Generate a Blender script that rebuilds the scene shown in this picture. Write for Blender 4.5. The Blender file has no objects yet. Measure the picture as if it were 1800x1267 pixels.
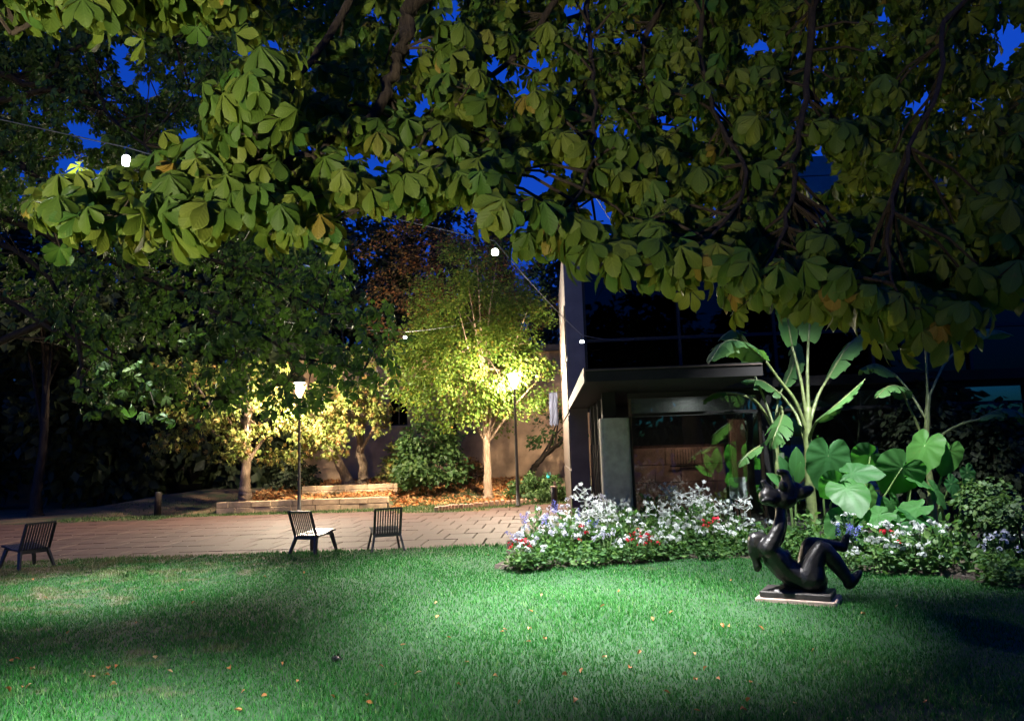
import bpy, bmesh, math, random
import numpy as np
from mathutils import Vector, Matrix

# ------------------------------------------------------------------ camera, world, exposure
scene = bpy.context.scene
COL = scene.collection
CAM_H, PITCH, ROLL, FPX = 1.65, math.radians(6.9), math.radians(1.9), 1300.0
camd = bpy.data.cameras.new('camera')
camd.sensor_width = 36.0
camd.lens = 36.0 * FPX / 1800.0
camd.clip_start, camd.clip_end = 0.05, 2000.0
cam = bpy.data.objects.new('camera', camd)
COL.objects.link(cam)
RC = Matrix.Rotation(math.pi / 2 + PITCH, 4, 'X') @ Matrix.Rotation(-ROLL, 4, 'Z')
cam.matrix_world = Matrix.Translation((0, 0, CAM_H)) @ RC
scene.camera = cam

world = bpy.data.worlds.new('World')
scene.world = world
world.use_nodes = True
wn, wl = world.node_tree.nodes, world.node_tree.links
wn.clear()
sky = wn.new('ShaderNodeTexSky'); sky.sky_type = 'NISHITA'; sky.sun_disc = False
sky.sun_elevation = math.radians(-2.0); sky.sun_rotation = math.radians(200.0)
sky.ozone_density = 6.0
hsv = wn.new('ShaderNodeHueSaturation'); hsv.inputs['Saturation'].default_value = 1.0
tintn = wn.new('ShaderNodeMix'); tintn.data_type = 'RGBA'; tintn.blend_type = 'MULTIPLY'
tintn.inputs[0].default_value = 1.0
tintn.inputs[7].default_value = (0.10, 0.85, 1.0, 1)
bg = wn.new('ShaderNodeBackground'); bg.inputs['Strength'].default_value = 4.0
wout = wn.new('ShaderNodeOutputWorld')
wl.new(sky.outputs[0], hsv.inputs['Color']); wl.new(hsv.outputs[0], tintn.inputs[6])
wl.new(tintn.outputs[2], bg.inputs['Color']); wl.new(bg.outputs[0], wout.inputs[0])

vs = scene.view_settings
vs.view_transform = 'Standard'; vs.look = 'None'; vs.exposure = 0.0; vs.gamma = 1.0
cy = scene.cycles
cy.use_denoising = True
cy.max_bounces = 5; cy.diffuse_bounces = 2; cy.glossy_bounces = 3; cy.transmission_bounces = 4
cy.transparent_max_bounces = 12
cy.sample_clamp_indirect = 3.0
cy.use_light_tree = True
cy.caustics_reflective = False; cy.caustics_refractive = False

# strengths of the lamps, those in view and those inferred outside it
BULB_W = 1150.0      # cool white festoon bulbs
POST_W = 3500.0      # warm white post lanterns
UP_W = 720.0         # warm ground spotlight under the chestnut
R3 = RC.to_3x3()
rng = np.random.default_rng(7)
random.seed(7)

# ------------------------------------------------------------------ helpers
def px(u, v, d):
    """world point seen at photograph pixel (u, v), at forward distance d"""
    q = R3 @ Vector(((u - 900) / FPX, -(v - 633.5) / FPX, -1.0))
    q *= d / q.y
    return Vector((q.x, q.y, q.z + CAM_H))

def gnd(u, v, z=0.0):
    q = R3 @ Vector(((u - 900) / FPX, -(v - 633.5) / FPX, -1.0))
    q *= (z - CAM_H) / q.z
    return Vector((q.x, q.y, z))

def to_px(P):
    q = R3.transposed() @ (Vector(P) - Vector((0, 0, CAM_H)))
    return (900 + FPX * q.x / -q.z, 633.5 - FPX * q.y / -q.z, -q.z)

def link(o, parent=None):
    COL.objects.link(o)
    if parent is not None:
        o.parent = parent
    return o

def tag(o, label=None, cat=None, group=None, kind=None):
    if label: o['label'] = label
    if cat: o['category'] = cat
    if group: o['group'] = group
    if kind: o['kind'] = kind
    return o

def empty(name, loc=(0, 0, 0), rz=0.0):
    o = bpy.data.objects.new(name, None)
    o.empty_display_size = 0.1
    o.location = loc; o.rotation_euler = (0, 0, rz)
    return link(o)

def mesh_np(name, V, F, mat, uv=None, tint=None, smooth=False):
    """F: (n,3) or (n,4) int array; uv per vertex; tint per vertex"""
    V = np.asarray(V, dtype=np.float32); F = np.asarray(F, dtype=np.int32)
    k = F.shape[1]
    me = bpy.data.meshes.new(name)
    me.vertices.add(len(V)); me.vertices.foreach_set('co', V.ravel())
    me.loops.add(F.size); me.loops.foreach_set('vertex_index', F.ravel())
    me.polygons.add(len(F))
    me.polygons.foreach_set('loop_start', np.arange(0, F.size, k, dtype=np.int32))
    me.polygons.foreach_set('loop_total', np.full(len(F), k, dtype=np.int32))
    if smooth:
        me.polygons.foreach_set('use_smooth', np.ones(len(F), dtype=bool))
    if uv is not None:
        l = me.uv_layers.new(name='UVMap')
        l.data.foreach_set('uv', np.asarray(uv, dtype=np.float32)[F.ravel()].ravel())
    if tint is not None:
        a = me.attributes.new('tint', 'FLOAT', 'POINT')
        a.data.foreach_set('value', np.asarray(tint, dtype=np.float32))
    me.materials.append(mat)
    me.update(calc_edges=True); me.validate()
    return me

class MB:
    """collects simple shapes into one mesh"""
    def __init__(s): s.v = []; s.f = []
    def add(s, V, F):
        n = len(s.v); s.v += [tuple(p) for p in V]; s.f += [tuple(i + n for i in f) for f in F]; return s
    def box(s, x0, x1, y0, y1, z0, z1, bev=0.0):
        if bev > 0:
            bm = bmesh.new()
            bmesh.ops.create_cube(bm, size=1.0)
            for q in bm.verts:
                q.co = Vector((x0 + (q.co.x + .5) * (x1 - x0), y0 + (q.co.y + .5) * (y1 - y0), z0 + (q.co.z + .5) * (z1 - z0)))
            bmesh.ops.bevel(bm, geom=list(bm.edges), offset=bev, segments=1, affect='EDGES')
            bm.verts.index_update()
            s.add([q.co[:] for q in bm.verts], [[q.index for q in f.verts] for f in bm.faces]); bm.free(); return s
        V = [(x0, y0, z0), (x1, y0, z0), (x1, y1, z0), (x0, y1, z0), (x0, y0, z1), (x1, y0, z1), (x1, y1, z1), (x0, y1, z1)]
        return s.add(V, [(3, 2, 1, 0), (4, 5, 6, 7), (0, 1, 5, 4), (1, 2, 6, 5), (2, 3, 7, 6), (3, 0, 4, 7)])
    def tube(s, pts, radii, n=8, cap=True):
        pts = [Vector(p) for p in pts]
        if not hasattr(radii, '__len__'): radii = [radii] * len(pts)
        rings = []; up = Vector((0.13, 0.21, 1)).normalized()
        for i, p in enumerate(pts):
            t = (pts[min(i + 1, len(pts) - 1)] - pts[max(i - 1, 0)]).normalized()
            a = t.cross(up)
            if a.length < 1e-3: a = t.cross(Vector((1, 0, 0)))
            a.normalize(); b = a.cross(t)
            rings.append([p + (a * math.cos(2 * math.pi * k / n) + b * math.sin(2 * math.pi * k / n)) * radii[i] for k in range(n)])
        V = [q for r in rings for q in r]; F = []
        for i in range(len(pts) - 1):
            for k in range(n):
                F.append((i * n + k, i * n + (k + 1) % n, (i + 1) * n + (k + 1) % n, (i + 1) * n + k))
        if cap:
            F.append(tuple(range(n))[::-1]); F.append(tuple((len(pts) - 1) * n + k for k in range(n)))
        return s.add(V, F)
    def bar(s, p0, p1, w, t, side=(1, 0, 0)):
        """rectangular bar from p0 to p1, w along side, t across"""
        p0, p1 = Vector(p0), Vector(p1); d = (p1 - p0).normalized(); a = Vector(side)
        a = (a - d * a.dot(d)).normalized(); b = d.cross(a)
        V = [p + a * (i * w / 2) + b * (j * t / 2) for p in (p0, p1) for i, j in ((-1, -1), (1, -1), (1, 1), (-1, 1))]
        return s.add(V, [(3, 2, 1, 0), (4, 5, 6, 7), (0, 1, 5, 4), (1, 2, 6, 5), (2, 3, 7, 6), (3, 0, 4, 7)])
    def lathe(s, prof, n=16, c=(0, 0, 0)):
        V = [(c[0] + r * math.cos(2 * math.pi * k / n), c[1] + r * math.sin(2 * math.pi * k / n), c[2] + z) for r, z in prof for k in range(n)]
        F = [(i * n + k, i * n + (k + 1) % n, (i + 1) * n + (k + 1) % n, (i + 1) * n + k) for i in range(len(prof) - 1) for k in range(n)]
        F.append(tuple(range(n))[::-1]); F.append(tuple((len(prof) - 1) * n + k for k in range(n)))
        return s.add(V, F)
    def mesh(s, name, mat, smooth=False):
        me = bpy.data.meshes.new(name); me.from_pydata(s.v, [], s.f); me.materials.append(mat)
        if smooth: me.polygons.foreach_set('use_smooth', np.ones(len(me.polygons), dtype=bool))
        me.update(); return me
    def build(s, name, mat, parent=None, smooth=False):
        return link(bpy.data.objects.new(name, s.mesh(name, mat, smooth)), parent)

def obj(name, me, parent=None, mw=None):
    o = bpy.data.objects.new(name, me); link(o, parent)
    if mw is not None: o.matrix_local = mw
    return o

def merge(T, mats, tints=None):
    """T=(V,F,UV); mats (n,4,4) -> merged V,F,UV,tint"""
    V, F, UV = T; n = len(mats); m = len(V)
    Vh = np.c_[V, np.ones(m)]
    W = np.einsum('nij,mj->nmi', mats, Vh)[:, :, :3].reshape(-1, 3)
    FF = (F[None] + (np.arange(n) * m)[:, None, None]).reshape(-1, F.shape[1])
    t = np.repeat(tints if tints is not None else rng.random(n), m)
    return W, FF, np.tile(UV, (n, 1)), t

def cat_parts(parts):
    Vs, Fs, Us, Ts = [], [], [], []; k = 0
    for V, F, U, t in parts:
        Vs.append(V); Fs.append(F + k); Us.append(U); Ts.append(t); k += len(V)
    return np.concatenate(Vs), np.concatenate(Fs), np.concatenate(Us), np.concatenate(Ts)

def unit(a): return a / np.maximum(np.linalg.norm(a, axis=-1, keepdims=True), 1e-9)

def frames(pos, ydir, nrm, scale):
    """(n,4,4) with local +Y along ydir, local +Z near nrm"""
    y = unit(ydir); z = nrm - (nrm * y).sum(-1, keepdims=True) * y; z = unit(z); x = np.cross(y, z)
    M = np.zeros((len(pos), 4, 4)); s = np.broadcast_to(np.asarray(scale, dtype=float), (len(pos),))[:, None]
    M[:, :3, 0] = x * s; M[:, :3, 1] = y * s; M[:, :3, 2] = z * s; M[:, :3, 3] = pos; M[:, 3, 3] = 1
    return M

# ------------------------------------------------------------------ materials
def nmat(name):
    m = bpy.data.materials.new(name); m.use_nodes = True
    nt = m.node_tree; nt.nodes.clear()
    out = nt.nodes.new('ShaderNodeOutputMaterial')
    return m, nt, out

def N(nt, t, **kw):
    n = nt.nodes.new(t)
    for k, v in kw.items():
        if k.startswith('i_'): n.inputs[k[2:].replace('_', ' ')].default_value = v
        else: setattr(n, k, v)
    return n

def mathn(nt, op, a, b=None, clamp=False):
    n = nt.nodes.new('ShaderNodeMath'); n.operation = op; n.use_clamp = clamp
    for i, q in enumerate((a, b)):
        if q is None: continue
        if isinstance(q, (int, float)): n.inputs[i].default_value = q
        else: nt.links.new(q, n.inputs[i])
    return n.outputs[0]

def mixc(nt, fac, a, b, bt='MIX'):
    n = nt.nodes.new('ShaderNodeMix'); n.data_type = 'RGBA'; n.blend_type = bt
    for i, q in ((0, fac), (6, a), (7, b)):
        if isinstance(q, (int, float)): n.inputs[i].default_value = q
        elif isinstance(q, tuple): n.inputs[i].default_value = (*q, 1) if len(q) == 3 else q
        else: nt.links.new(q, n.inputs[i])
    return n.outputs[2]

def ramp(nt, fac, stops):
    n = nt.nodes.new('ShaderNodeValToRGB'); e = n.color_ramp.elements
    while len(e) < len(stops): e.new(0.5)
    for i, (p, c) in enumerate(stops):
        e[i].position = p; e[i].color = (*c, 1) if len(c) == 3 else c
    nt.links.new(fac, n.inputs[0]); return n.outputs[0]

def noise(nt, scale, detail=4, rough=0.55, coord=None):
    n = nt.nodes.new('ShaderNodeTexNoise'); n.inputs['Scale'].default_value = scale
    n.inputs['Detail'].default_value = detail; n.inputs['Roughness'].default_value = rough
    if coord is None:
        g = nt.nodes.new('ShaderNodeNewGeometry'); coord = g.outputs['Position']
    nt.links.new(coord, n.inputs['Vector']); return n.outputs[0]

def plain(name, color, rough=0.6, metal=0.0, spec=0.5, var=0.25, nscale=6.0, bump=0.0, bscale=60.0, coord=True):
    m, nt, out = nmat(name)
    p = N(nt, 'ShaderNodeBsdfPrincipled'); nt.links.new(p.outputs[0], out.inputs[0])
    p.inputs['Roughness'].default_value = rough; p.inputs['Metallic'].default_value = metal
    p.inputs['Specular IOR Level'].default_value = spec
    f = noise(nt, nscale)
    lo = tuple(c * (1 - var) for c in color); hi = tuple(min(1, c * (1 + var)) for c in color)
    nt.links.new(ramp(nt, f, [(0.3, lo), (0.7, hi)]), p.inputs['Base Color'])
    if bump > 0:
        b = N(nt, 'ShaderNodeBump'); b.inputs['Strength'].default_value = bump; b.inputs['Distance'].default_value = 0.02
        nt.links.new(noise(nt, bscale), b.inputs['Height']); nt.links.new(b.outputs[0], p.inputs['Normal'])
    return m

def leaf_mat(name, stops, trans=0.3, tcol=(0.30, 0.36, 0.05), veins=0.0, rough=0.55, spec=0.22):
    m, nt, out = nmat(name)
    a = N(nt, 'ShaderNodeAttribute', attribute_name='tint')
    oi = N(nt, 'ShaderNodeObjectInfo')
    f = mathn(nt, 'FRACT', mathn(nt, 'ADD', a.outputs['Fac'], oi.outputs['Random']))
    c = ramp(nt, f, stops)
    g = noise(nt, 18.0, 3)
    c = mixc(nt, mathn(nt, 'MULTIPLY', g, 0.45), c, mixc(nt, 1.0, c, (0.55, 0.6, 0.5), 'MULTIPLY'))
    p = N(nt, 'ShaderNodeBsdfPrincipled')
    p.inputs['Roughness'].default_value = rough; p.inputs['Specular IOR Level'].default_value = spec
    if veins > 0:
        uvn = N(nt, 'ShaderNodeUVMap'); sx = N(nt, 'ShaderNodeSeparateXYZ'); nt.links.new(uvn.outputs[0], sx.inputs[0])
        au = mathn(nt, 'ABSOLUTE', sx.outputs[0])
        s = mathn(nt, 'FRACT', mathn(nt, 'SUBTRACT', mathn(nt, 'MULTIPLY', sx.outputs[1], 9.0), mathn(nt, 'MULTIPLY', au, 2.6)))
        ln = mathn(nt, 'LESS_THAN', s, 0.14)
        mid = mathn(nt, 'LESS_THAN', au, 0.07)
        vf = mathn(nt, 'MAXIMUM', mathn(nt, 'MULTIPLY', ln, 0.55), mid)
        c = mixc(nt, mathn(nt, 'MULTIPLY', vf, veins), c, mixc(nt, 1.0, c, (1.7, 1.6, 1.9), 'MULTIPLY'))
        hgt = mathn(nt, 'ABSOLUTE', mathn(nt, 'SUBTRACT', s, 0.55))
        b = N(nt, 'ShaderNodeBump'); b.inputs['Strength'].default_value = 0.3; b.inputs['Distance'].default_value = 0.005
        nt.links.new(hgt, b.inputs['Height']); nt.links.new(b.outputs[0], p.inputs['Normal'])
    if veins > 0.29:     # brown blotches of late summer
        br = mathn(nt, 'MULTIPLY', mathn(nt, 'GREATER_THAN', noise(nt, 26.0, 5, 0.7), 0.66), mathn(nt, 'GREATER_THAN', f, 0.55))
        c = mixc(nt, mathn(nt, 'MULTIPLY', br, 0.6), c, (0.13, 0.075, 0.02))
    nt.links.new(c, p.inputs['Base Color'])
    t = N(nt, 'ShaderNodeBsdfTranslucent')
    nt.links.new(mixc(nt, 0.6, c, tcol), t.inputs['Color'])
    mx = N(nt, 'ShaderNodeMixShader'); mx.inputs[0].default_value = trans
    nt.links.new(p.outputs[0], mx.inputs[1]); nt.links.new(t.outputs[0], mx.inputs[2])
    nt.links.new(mx.outputs[0], out.inputs[0])
    return m

def emit(name, color, strength):
    m, nt, out = nmat(name)
    e = N(nt, 'ShaderNodeEmission'); e.inputs[0].default_value = (*color, 1); e.inputs[1].default_value = strength
    nt.links.new(e.outputs[0], out.inputs[0]); return m

def bark_mat(name, c, var=0.45):
    m, nt, out = nmat(name)
    p = N(nt, 'ShaderNodeBsdfPrincipled'); p.inputs['Roughness'].default_value = 0.9; p.inputs['Specular IOR Level'].default_value = 0.2
    g = N(nt, 'ShaderNodeNewGeometry'); mp = N(nt, 'ShaderNodeMapping'); mp.inputs['Scale'].default_value = (1, 1, 0.16)
    nt.links.new(g.outputs['Position'], mp.inputs[0])
    f = noise(nt, 26.0, 6, 0.65, mp.outputs[0])
    nt.links.new(ramp(nt, f, [(0.3, tuple(q * (1 - var) for q in c)), (0.7, tuple(q * (1 + var) for q in c))]), p.inputs['Base Color'])
    b = N(nt, 'ShaderNodeBump'); b.inputs['Strength'].default_value = 0.9; b.inputs['Distance'].default_value = 0.03
    nt.links.new(f, b.inputs['Height']); nt.links.new(b.outputs[0], p.inputs['Normal'])
    nt.links.new(p.outputs[0], out.inputs[0]); return m

M = {}
M['chestnut'] = leaf_mat('chestnut_leaf', [(0.0, (0.036, 0.072, 0.009)), (0.35, (0.066, 0.106, 0.013)), (0.66, (0.105, 0.128, 0.018)), (0.8, (0.026, 0.080, 0.012)), (0.97, (0.060, 0.105, 0.016)), (1.0, (0.22, 0.13, 0.02))], 0.32, (0.32, 0.38, 0.03), veins=0.42)
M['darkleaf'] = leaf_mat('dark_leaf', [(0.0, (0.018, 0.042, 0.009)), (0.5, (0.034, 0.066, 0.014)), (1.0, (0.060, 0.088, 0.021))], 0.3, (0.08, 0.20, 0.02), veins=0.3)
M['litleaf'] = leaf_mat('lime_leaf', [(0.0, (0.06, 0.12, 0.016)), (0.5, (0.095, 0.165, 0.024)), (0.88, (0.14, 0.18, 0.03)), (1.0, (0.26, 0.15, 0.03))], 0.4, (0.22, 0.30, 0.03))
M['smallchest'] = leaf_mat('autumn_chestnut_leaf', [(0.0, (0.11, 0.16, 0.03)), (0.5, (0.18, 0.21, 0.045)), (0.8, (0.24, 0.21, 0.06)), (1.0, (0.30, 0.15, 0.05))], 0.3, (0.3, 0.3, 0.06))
M['copper'] = leaf_mat('copper_leaf', [(0.0, (0.05, 0.05, 0.018)), (0.5, (0.13, 0.085, 0.03)), (1.0, (0.30, 0.12, 0.04))], 0.3, (0.25, 0.10, 0.03))
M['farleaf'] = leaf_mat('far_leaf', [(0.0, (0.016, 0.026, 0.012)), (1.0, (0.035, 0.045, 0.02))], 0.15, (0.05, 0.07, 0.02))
M['shrub'] = leaf_mat('shrub_leaf', [(0.0, (0.025, 0.06, 0.018)), (0.6, (0.05, 0.10, 0.03)), (1.0, (0.09, 0.14, 0.04))], 0.25, (0.12, 0.24, 0.04))
M['bedleaf'] = leaf_mat('bed_leaf', [(0.0, (0.035, 0.09, 0.025)), (0.6, (0.06, 0.14, 0.04)), (1.0, (0.12, 0.20, 0.05))], 0.3, (0.15, 0.34, 0.05))
M['bigleaf'] = leaf_mat('elephant_ear_leaf', [(0.0, (0.024, 0.09, 0.024)), (0.5, (0.040, 0.13, 0.032)), (1.0, (0.06, 0.17, 0.03))], 0.38, (0.10, 0.50, 0.03), rough=0.5, spec=0.3, veins=0.4)
M['banana'] = leaf_mat('banana_leaf', [(0.0, (0.04, 0.11, 0.028)), (1.0, (0.075, 0.17, 0.05))], 0.35, (0.14, 0.34, 0.04), rough=0.5, spec=0.3, veins=0.32)
M['bananastem'] = plain('banana_stem', (0.095, 0.12, 0.04), 0.5, var=0.4, nscale=14)
M['stem'] = plain('green_stem', (0.09, 0.15, 0.04), 0.6, var=0.3)
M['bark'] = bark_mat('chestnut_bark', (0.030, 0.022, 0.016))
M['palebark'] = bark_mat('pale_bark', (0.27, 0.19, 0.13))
M['white'] = leaf_mat('white_petal', [(0.0, (0.50, 0.52, 0.50)), (1.0, (0.70, 0.71, 0.70))], 0.3, (0.7, 0.75, 0.7), rough=0.6)
M['red'] = leaf_mat('red_petal', [(0.0, (0.5, 0.01, 0.03)), (1.0, (0.62, 0.03, 0.06))], 0.3, (0.6, 0.02, 0.03))
M['blue'] = leaf_mat('blue_petal', [(0.0, (0.12, 0.13, 0.5)), (1.0, (0.28, 0.28, 0.65))], 0.3, (0.2, 0.2, 0.6))
M['lilac'] = leaf_mat('lilac_petal', [(0.0, (0.50, 0.48, 0.60)), (1.0, (0.66, 0.64, 0.70))], 0.3, (0.5, 0.5, 0.7))
M['dryleaf'] = leaf_mat('dry_leaf', [(0.0, (0.34, 0.11, 0.03)), (0.5, (0.48, 0.20, 0.07)), (1.0, (0.50, 0.33, 0.15))], 0.15, (0.4, 0.2, 0.08))
M['bronze'] = plain('dark_bronze', (0.030, 0.027, 0.025), 0.36, metal=0.55, spec=0.6, var=0.5, nscale=11, bump=0.3, bscale=32)
M['plinth'] = plain('bronze_plate', (0.045, 0.036, 0.032), 0.6, metal=0.2, var=0.4, nscale=10, bump=0.2)
M['slab'] = plain('pink_stone', (0.42, 0.30, 0.24), 0.85, var=0.25, nscale=12, bump=0.3)
M['chair'] = plain('chair_metal', (0.022, 0.023, 0.026), 0.42, metal=0.1, var=0.2, nscale=12)
M['seat'] = plain('chair_seat', (0.06, 0.06, 0.06), 0.35, metal=0.1, var=0.2, nscale=12)
M['post'] = plain('lamp_post_paint', (0.03, 0.027, 0.022), 0.45, var=0.2)
M['concrete'] = plain('board_concrete', (0.15, 0.132, 0.13), 0.85, var=0.16, nscale=2.5, bump=0.25, bscale=40)
M['palecon'] = plain('pale_column_concrete', (0.36, 0.33, 0.27), 0.85, var=0.18, nscale=9, bump=0.3, bscale=70)
M['frame'] = plain('black_aluminium', (0.006, 0.006, 0.006), 0.5, spec=.25, var=0.2)
M['canopy'] = plain('canopy_cladding', (0.014, 0.013, 0.013), 0.8, spec=.12, var=0.2, nscale=3)
M['trim'] = plain('zinc_edge', (0.075, 0.055, 0.046), 0.75, spec=.2, var=0.25)
M['soil'] = plain('soil', (0.045, 0.032, 0.022), 0.95, var=0.4, nscale=18, bump=0.6)
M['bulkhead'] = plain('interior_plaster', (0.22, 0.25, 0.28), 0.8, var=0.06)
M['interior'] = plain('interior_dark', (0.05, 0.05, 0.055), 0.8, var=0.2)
M['board'] = plain('pink_panel', (0.36, 0.19, 0.14), 0.7, var=0.5, nscale=3)
M['boardline'] = plain('board_joint', (0.07, 0.03, 0.025), 0.8)
M['bluebanner'] = plain('blue_banner', (0.03, 0.10, 0.42), 0.6, var=0.12)
M['whitepaint'] = plain('white_paint', (0.72, 0.72, 0.70), 0.6, var=0.06)
M['stone'] = plain('wall_stone', (0.44, 0.31, 0.19), 0.9, var=0.28, nscale=5, bump=0.5, bscale=25)
M['redstone'] = plain('kerb_stone', (0.36, 0.22, 0.15), 0.9, var=0.3, nscale=7, bump=0.5, bscale=25)
M['stucco'] = plain('old_stucco', (0.40, 0.26, 0.155), 0.95, var=0.35, nscale=1.6, bump=0.5, bscale=14)
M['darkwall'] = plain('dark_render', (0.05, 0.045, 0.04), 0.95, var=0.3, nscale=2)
M['cable'] = plain('festoon_cable', (0.12, 0.12, 0.12), 0.5)
M['socket'] = plain('black_socket', (0.01, 0.01, 0.01), 0.5)
M['cloth'] = plain('pale_blue_cloth', (0.022, 0.027, 0.05), 0.9, var=0.15)
M['teal'] = plain('teal_plastic', (0.03, 0.42, 0.45), 0.5)

def paver_mat():
    m, nt, out = nmat('paver_stone')
    p = N(nt, 'ShaderNodeBsdfPrincipled'); p.inputs['Roughness'].default_value = 0.75
    oi = N(nt, 'ShaderNodeObjectInfo'); a = N(nt, 'ShaderNodeAttribute', attribute_name='tint')
    f = mathn(nt, 'FRACT', mathn(nt, 'ADD', oi.outputs['Random'], a.outputs['Fac']))
    c = ramp(nt, f, [(0, (0.080, 0.038, 0.027)), (0.5, (0.115, 0.055, 0.040)), (1, (0.10, 0.050, 0.038))])
    c = mixc(nt, mathn(nt, 'MULTIPLY', noise(nt, 3.5, 6), 0.9), c, mixc(nt, 1.0, c, (0.5, 0.47, 0.45), 'MULTIPLY'))
    nt.links.new(c, p.inputs['Base Color'])
    b = N(nt, 'ShaderNodeBump'); b.inputs['Strength'].default_value = 0.5; b.inputs['Distance'].default_value = 0.01
    nt.links.new(noise(nt, 30.0, 5), b.inputs['Height']); nt.links.new(b.outputs[0], p.inputs['Normal'])
    nt.links.new(p.outputs[0], out.inputs[0]); return m
M['paver'] = paver_mat()

def grass_mats():
    res = []
    for name, blade in (('lawn_soil', 0), ('grass_blade', 1)):
        m, nt, out = nmat(name)
        g = N(nt, 'ShaderNodeNewGeometry')
        n1 = noise(nt, 0.55, 4); n2 = noise(nt, 2.6, 4)
        sx = N(nt, 'ShaderNodeSeparateXYZ'); nt.links.new(g.outputs['Position'], sx.inputs[0])
        # worn ground lies under the trees on the west side of the lawn
        west = mathn(nt, 'MULTIPLY', mathn(nt, 'SUBTRACT', -1.6, sx.outputs[0], ), 0.034, True)
        dry = mathn(nt, 'ADD', mathn(nt, 'ADD', mathn(nt, 'MULTIPLY', n1, 0.5), mathn(nt, 'MULTIPLY', n2, 0.55)), west)
        dryf = N(nt, 'ShaderNodeMapRange'); dryf.inputs[1].default_value = 0.64; dryf.inputs[2].default_value = 0.82
        nt.links.new(dry, dryf.inputs[0])
        if blade:
            a = N(nt, 'ShaderNodeAttribute', attribute_name='tint')
            c = ramp(nt, a.outputs['Fac'], [(0, (0.010, 0.080, 0.012)), (0.55, (0.021, 0.152, 0.022)), (0.90, (0.055, 0.22, 0.050)), (1.0, (0.17, 0.29, 0.11))])
            c = mixc(nt, mathn(nt, 'MULTIPLY', noise(nt, 1.1, 5), 0.5), c, mixc(nt, 1.0, c, (1.45, 1.02, 0.7), 'MULTIPLY'))
            c = mixc(nt, mathn(nt, 'MULTIPLY', dryf.outputs[0], 0.75), c, (0.20, 0.16, 0.085))
            p = N(nt, 'ShaderNodeBsdfPrincipled'); p.inputs['Roughness'].default_value = 0.6; p.inputs['Specular IOR Level'].default_value = 0.14
            nt.links.new(c, p.inputs['Base Color'])
            t = N(nt, 'ShaderNodeBsdfTranslucent'); nt.links.new(c, t.inputs[0])
            mx = N(nt, 'ShaderNodeMixShader'); mx.inputs[0].default_value = 0.3
            nt.links.new(p.outputs[0], mx.inputs[1]); nt.links.new(t.outputs[0], mx.inputs[2]); nt.links.new(mx.outputs[0], out.inputs[0])
        else:
            c = mixc(nt, dryf.outputs[0], (0.016, 0.055, 0.016), (0.14, 0.10, 0.065))
            p = N(nt, 'ShaderNodeBsdfPrincipled'); p.inputs['Roughness'].default_value = 0.95
            nt.links.new(c, p.inputs['Base Color']); nt.links.new(p.outputs[0], out.inputs[0])
        res.append(m)
    return res
M['lawn'], M['blade'] = grass_mats()

def mound_mat():
    m, nt, out = nmat('mound_soil')
    p = N(nt, 'ShaderNodeBsdfPrincipled'); p.inputs['Roughness'].default_value = 0.95
    c = ramp(nt, noise(nt, 1.2, 6), [(0.35, (0.05, 0.08, 0.025)), (0.5, (0.11, 0.08, 0.04)), (0.65, (0.20, 0.11, 0.05))])
    nt.links.new(c, p.inputs['Base Color'])
    b = N(nt, 'ShaderNodeBump'); b.inputs['Strength'].default_value = 0.8; b.inputs['Distance'].default_value = 0.05
    nt.links.new(noise(nt, 14, 6), b.inputs['Height']); nt.links.new(b.outputs[0], p.inputs['Normal'])
    nt.links.new(p.outputs[0], out.inputs[0]); return m
M['mound'] = mound_mat()

def glass_mat(name, tint, refl):
    m, nt, out = nmat(name)
    tr = N(nt, 'ShaderNodeBsdfTransparent'); tr.inputs[0].default_value = (*tint, 1)
    gl = N(nt, 'ShaderNodeBsdfGlossy'); gl.inputs['Roughness'].default_value = 0.015; gl.inputs[0].default_value = (1, 1, 1, 1)
    fr = N(nt, 'ShaderNodeFresnel'); fr.inputs[0].default_value = 1.5
    f = mathn(nt, 'ADD', mathn(nt, 'MULTIPLY', fr.outputs[0], 1.0), refl, True)
    mx = N(nt, 'ShaderNodeMixShader'); nt.links.new(f, mx.inputs[0])
    nt.links.new(tr.outputs[0], mx.inputs[1]); nt.links.new(gl.outputs[0], mx.inputs[2]); nt.links.new(mx.outputs[0], out.inputs[0])
    return m
M['glass'] = glass_mat('clear_window_glass', (0.75, 0.8, 0.8), 0.11)
M['darkglass'] = glass_mat('tinted_window_glass', (0.05, 0.055, 0.065), -0.03)

# ------------------------------------------------------------------ leaf templates
def leaflet(L, hw, rows, droop, fold, prof=None, jag=0.0, seed=0):
    r = np.random.default_rng(seed)
    if prof is None:
        prof = [(0, .05), (.2, .24), (.4, .58), (.6, .93), (.76, 1.0), (.9, .60), (1, 0.0)]
    pt = np.array([p[0] for p in prof]); pw = np.array([p[1] for p in prof])
    ts = np.linspace(0, 1, rows)
    if rows >= 7: ts = pt
    V, UV, F = [], [], []
    for t in ts:
        w = np.interp(t, pt, pw) * hw
        y = t * L; z = -droop * L * t * t
        for s in (-1, 0, 1):
            j = 1 + (r.random() - .5) * jag
            V.append((s * w * j, y - abs(s) * 0.02 * L, z + fold * abs(s) * w + (r.random() - .5) * jag * 0.05 * L)); UV.append((s * w / hw, t))
    for i in range(len(ts) - 1):
        a = i * 3
        for k in (0, 1):
            q = (a + k, a + k + 1, a + 4 + k, a + 3 + k)
            F += [(q[0], q[1], q[2]), (q[0], q[2], q[3])]
    return np.array(V), np.array(F), np.array(UV)

def rotz(V, a):
    c, s = math.cos(a), math.sin(a); R = np.array([[c, -s, 0], [s, c, 0], [0, 0, 1]]); return V @ R.T
def rotx(V, a):
    c, s = math.cos(a), math.sin(a); R = np.array([[1, 0, 0], [0, c, -s], [0, s, c]]); return V @ R.T

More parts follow.
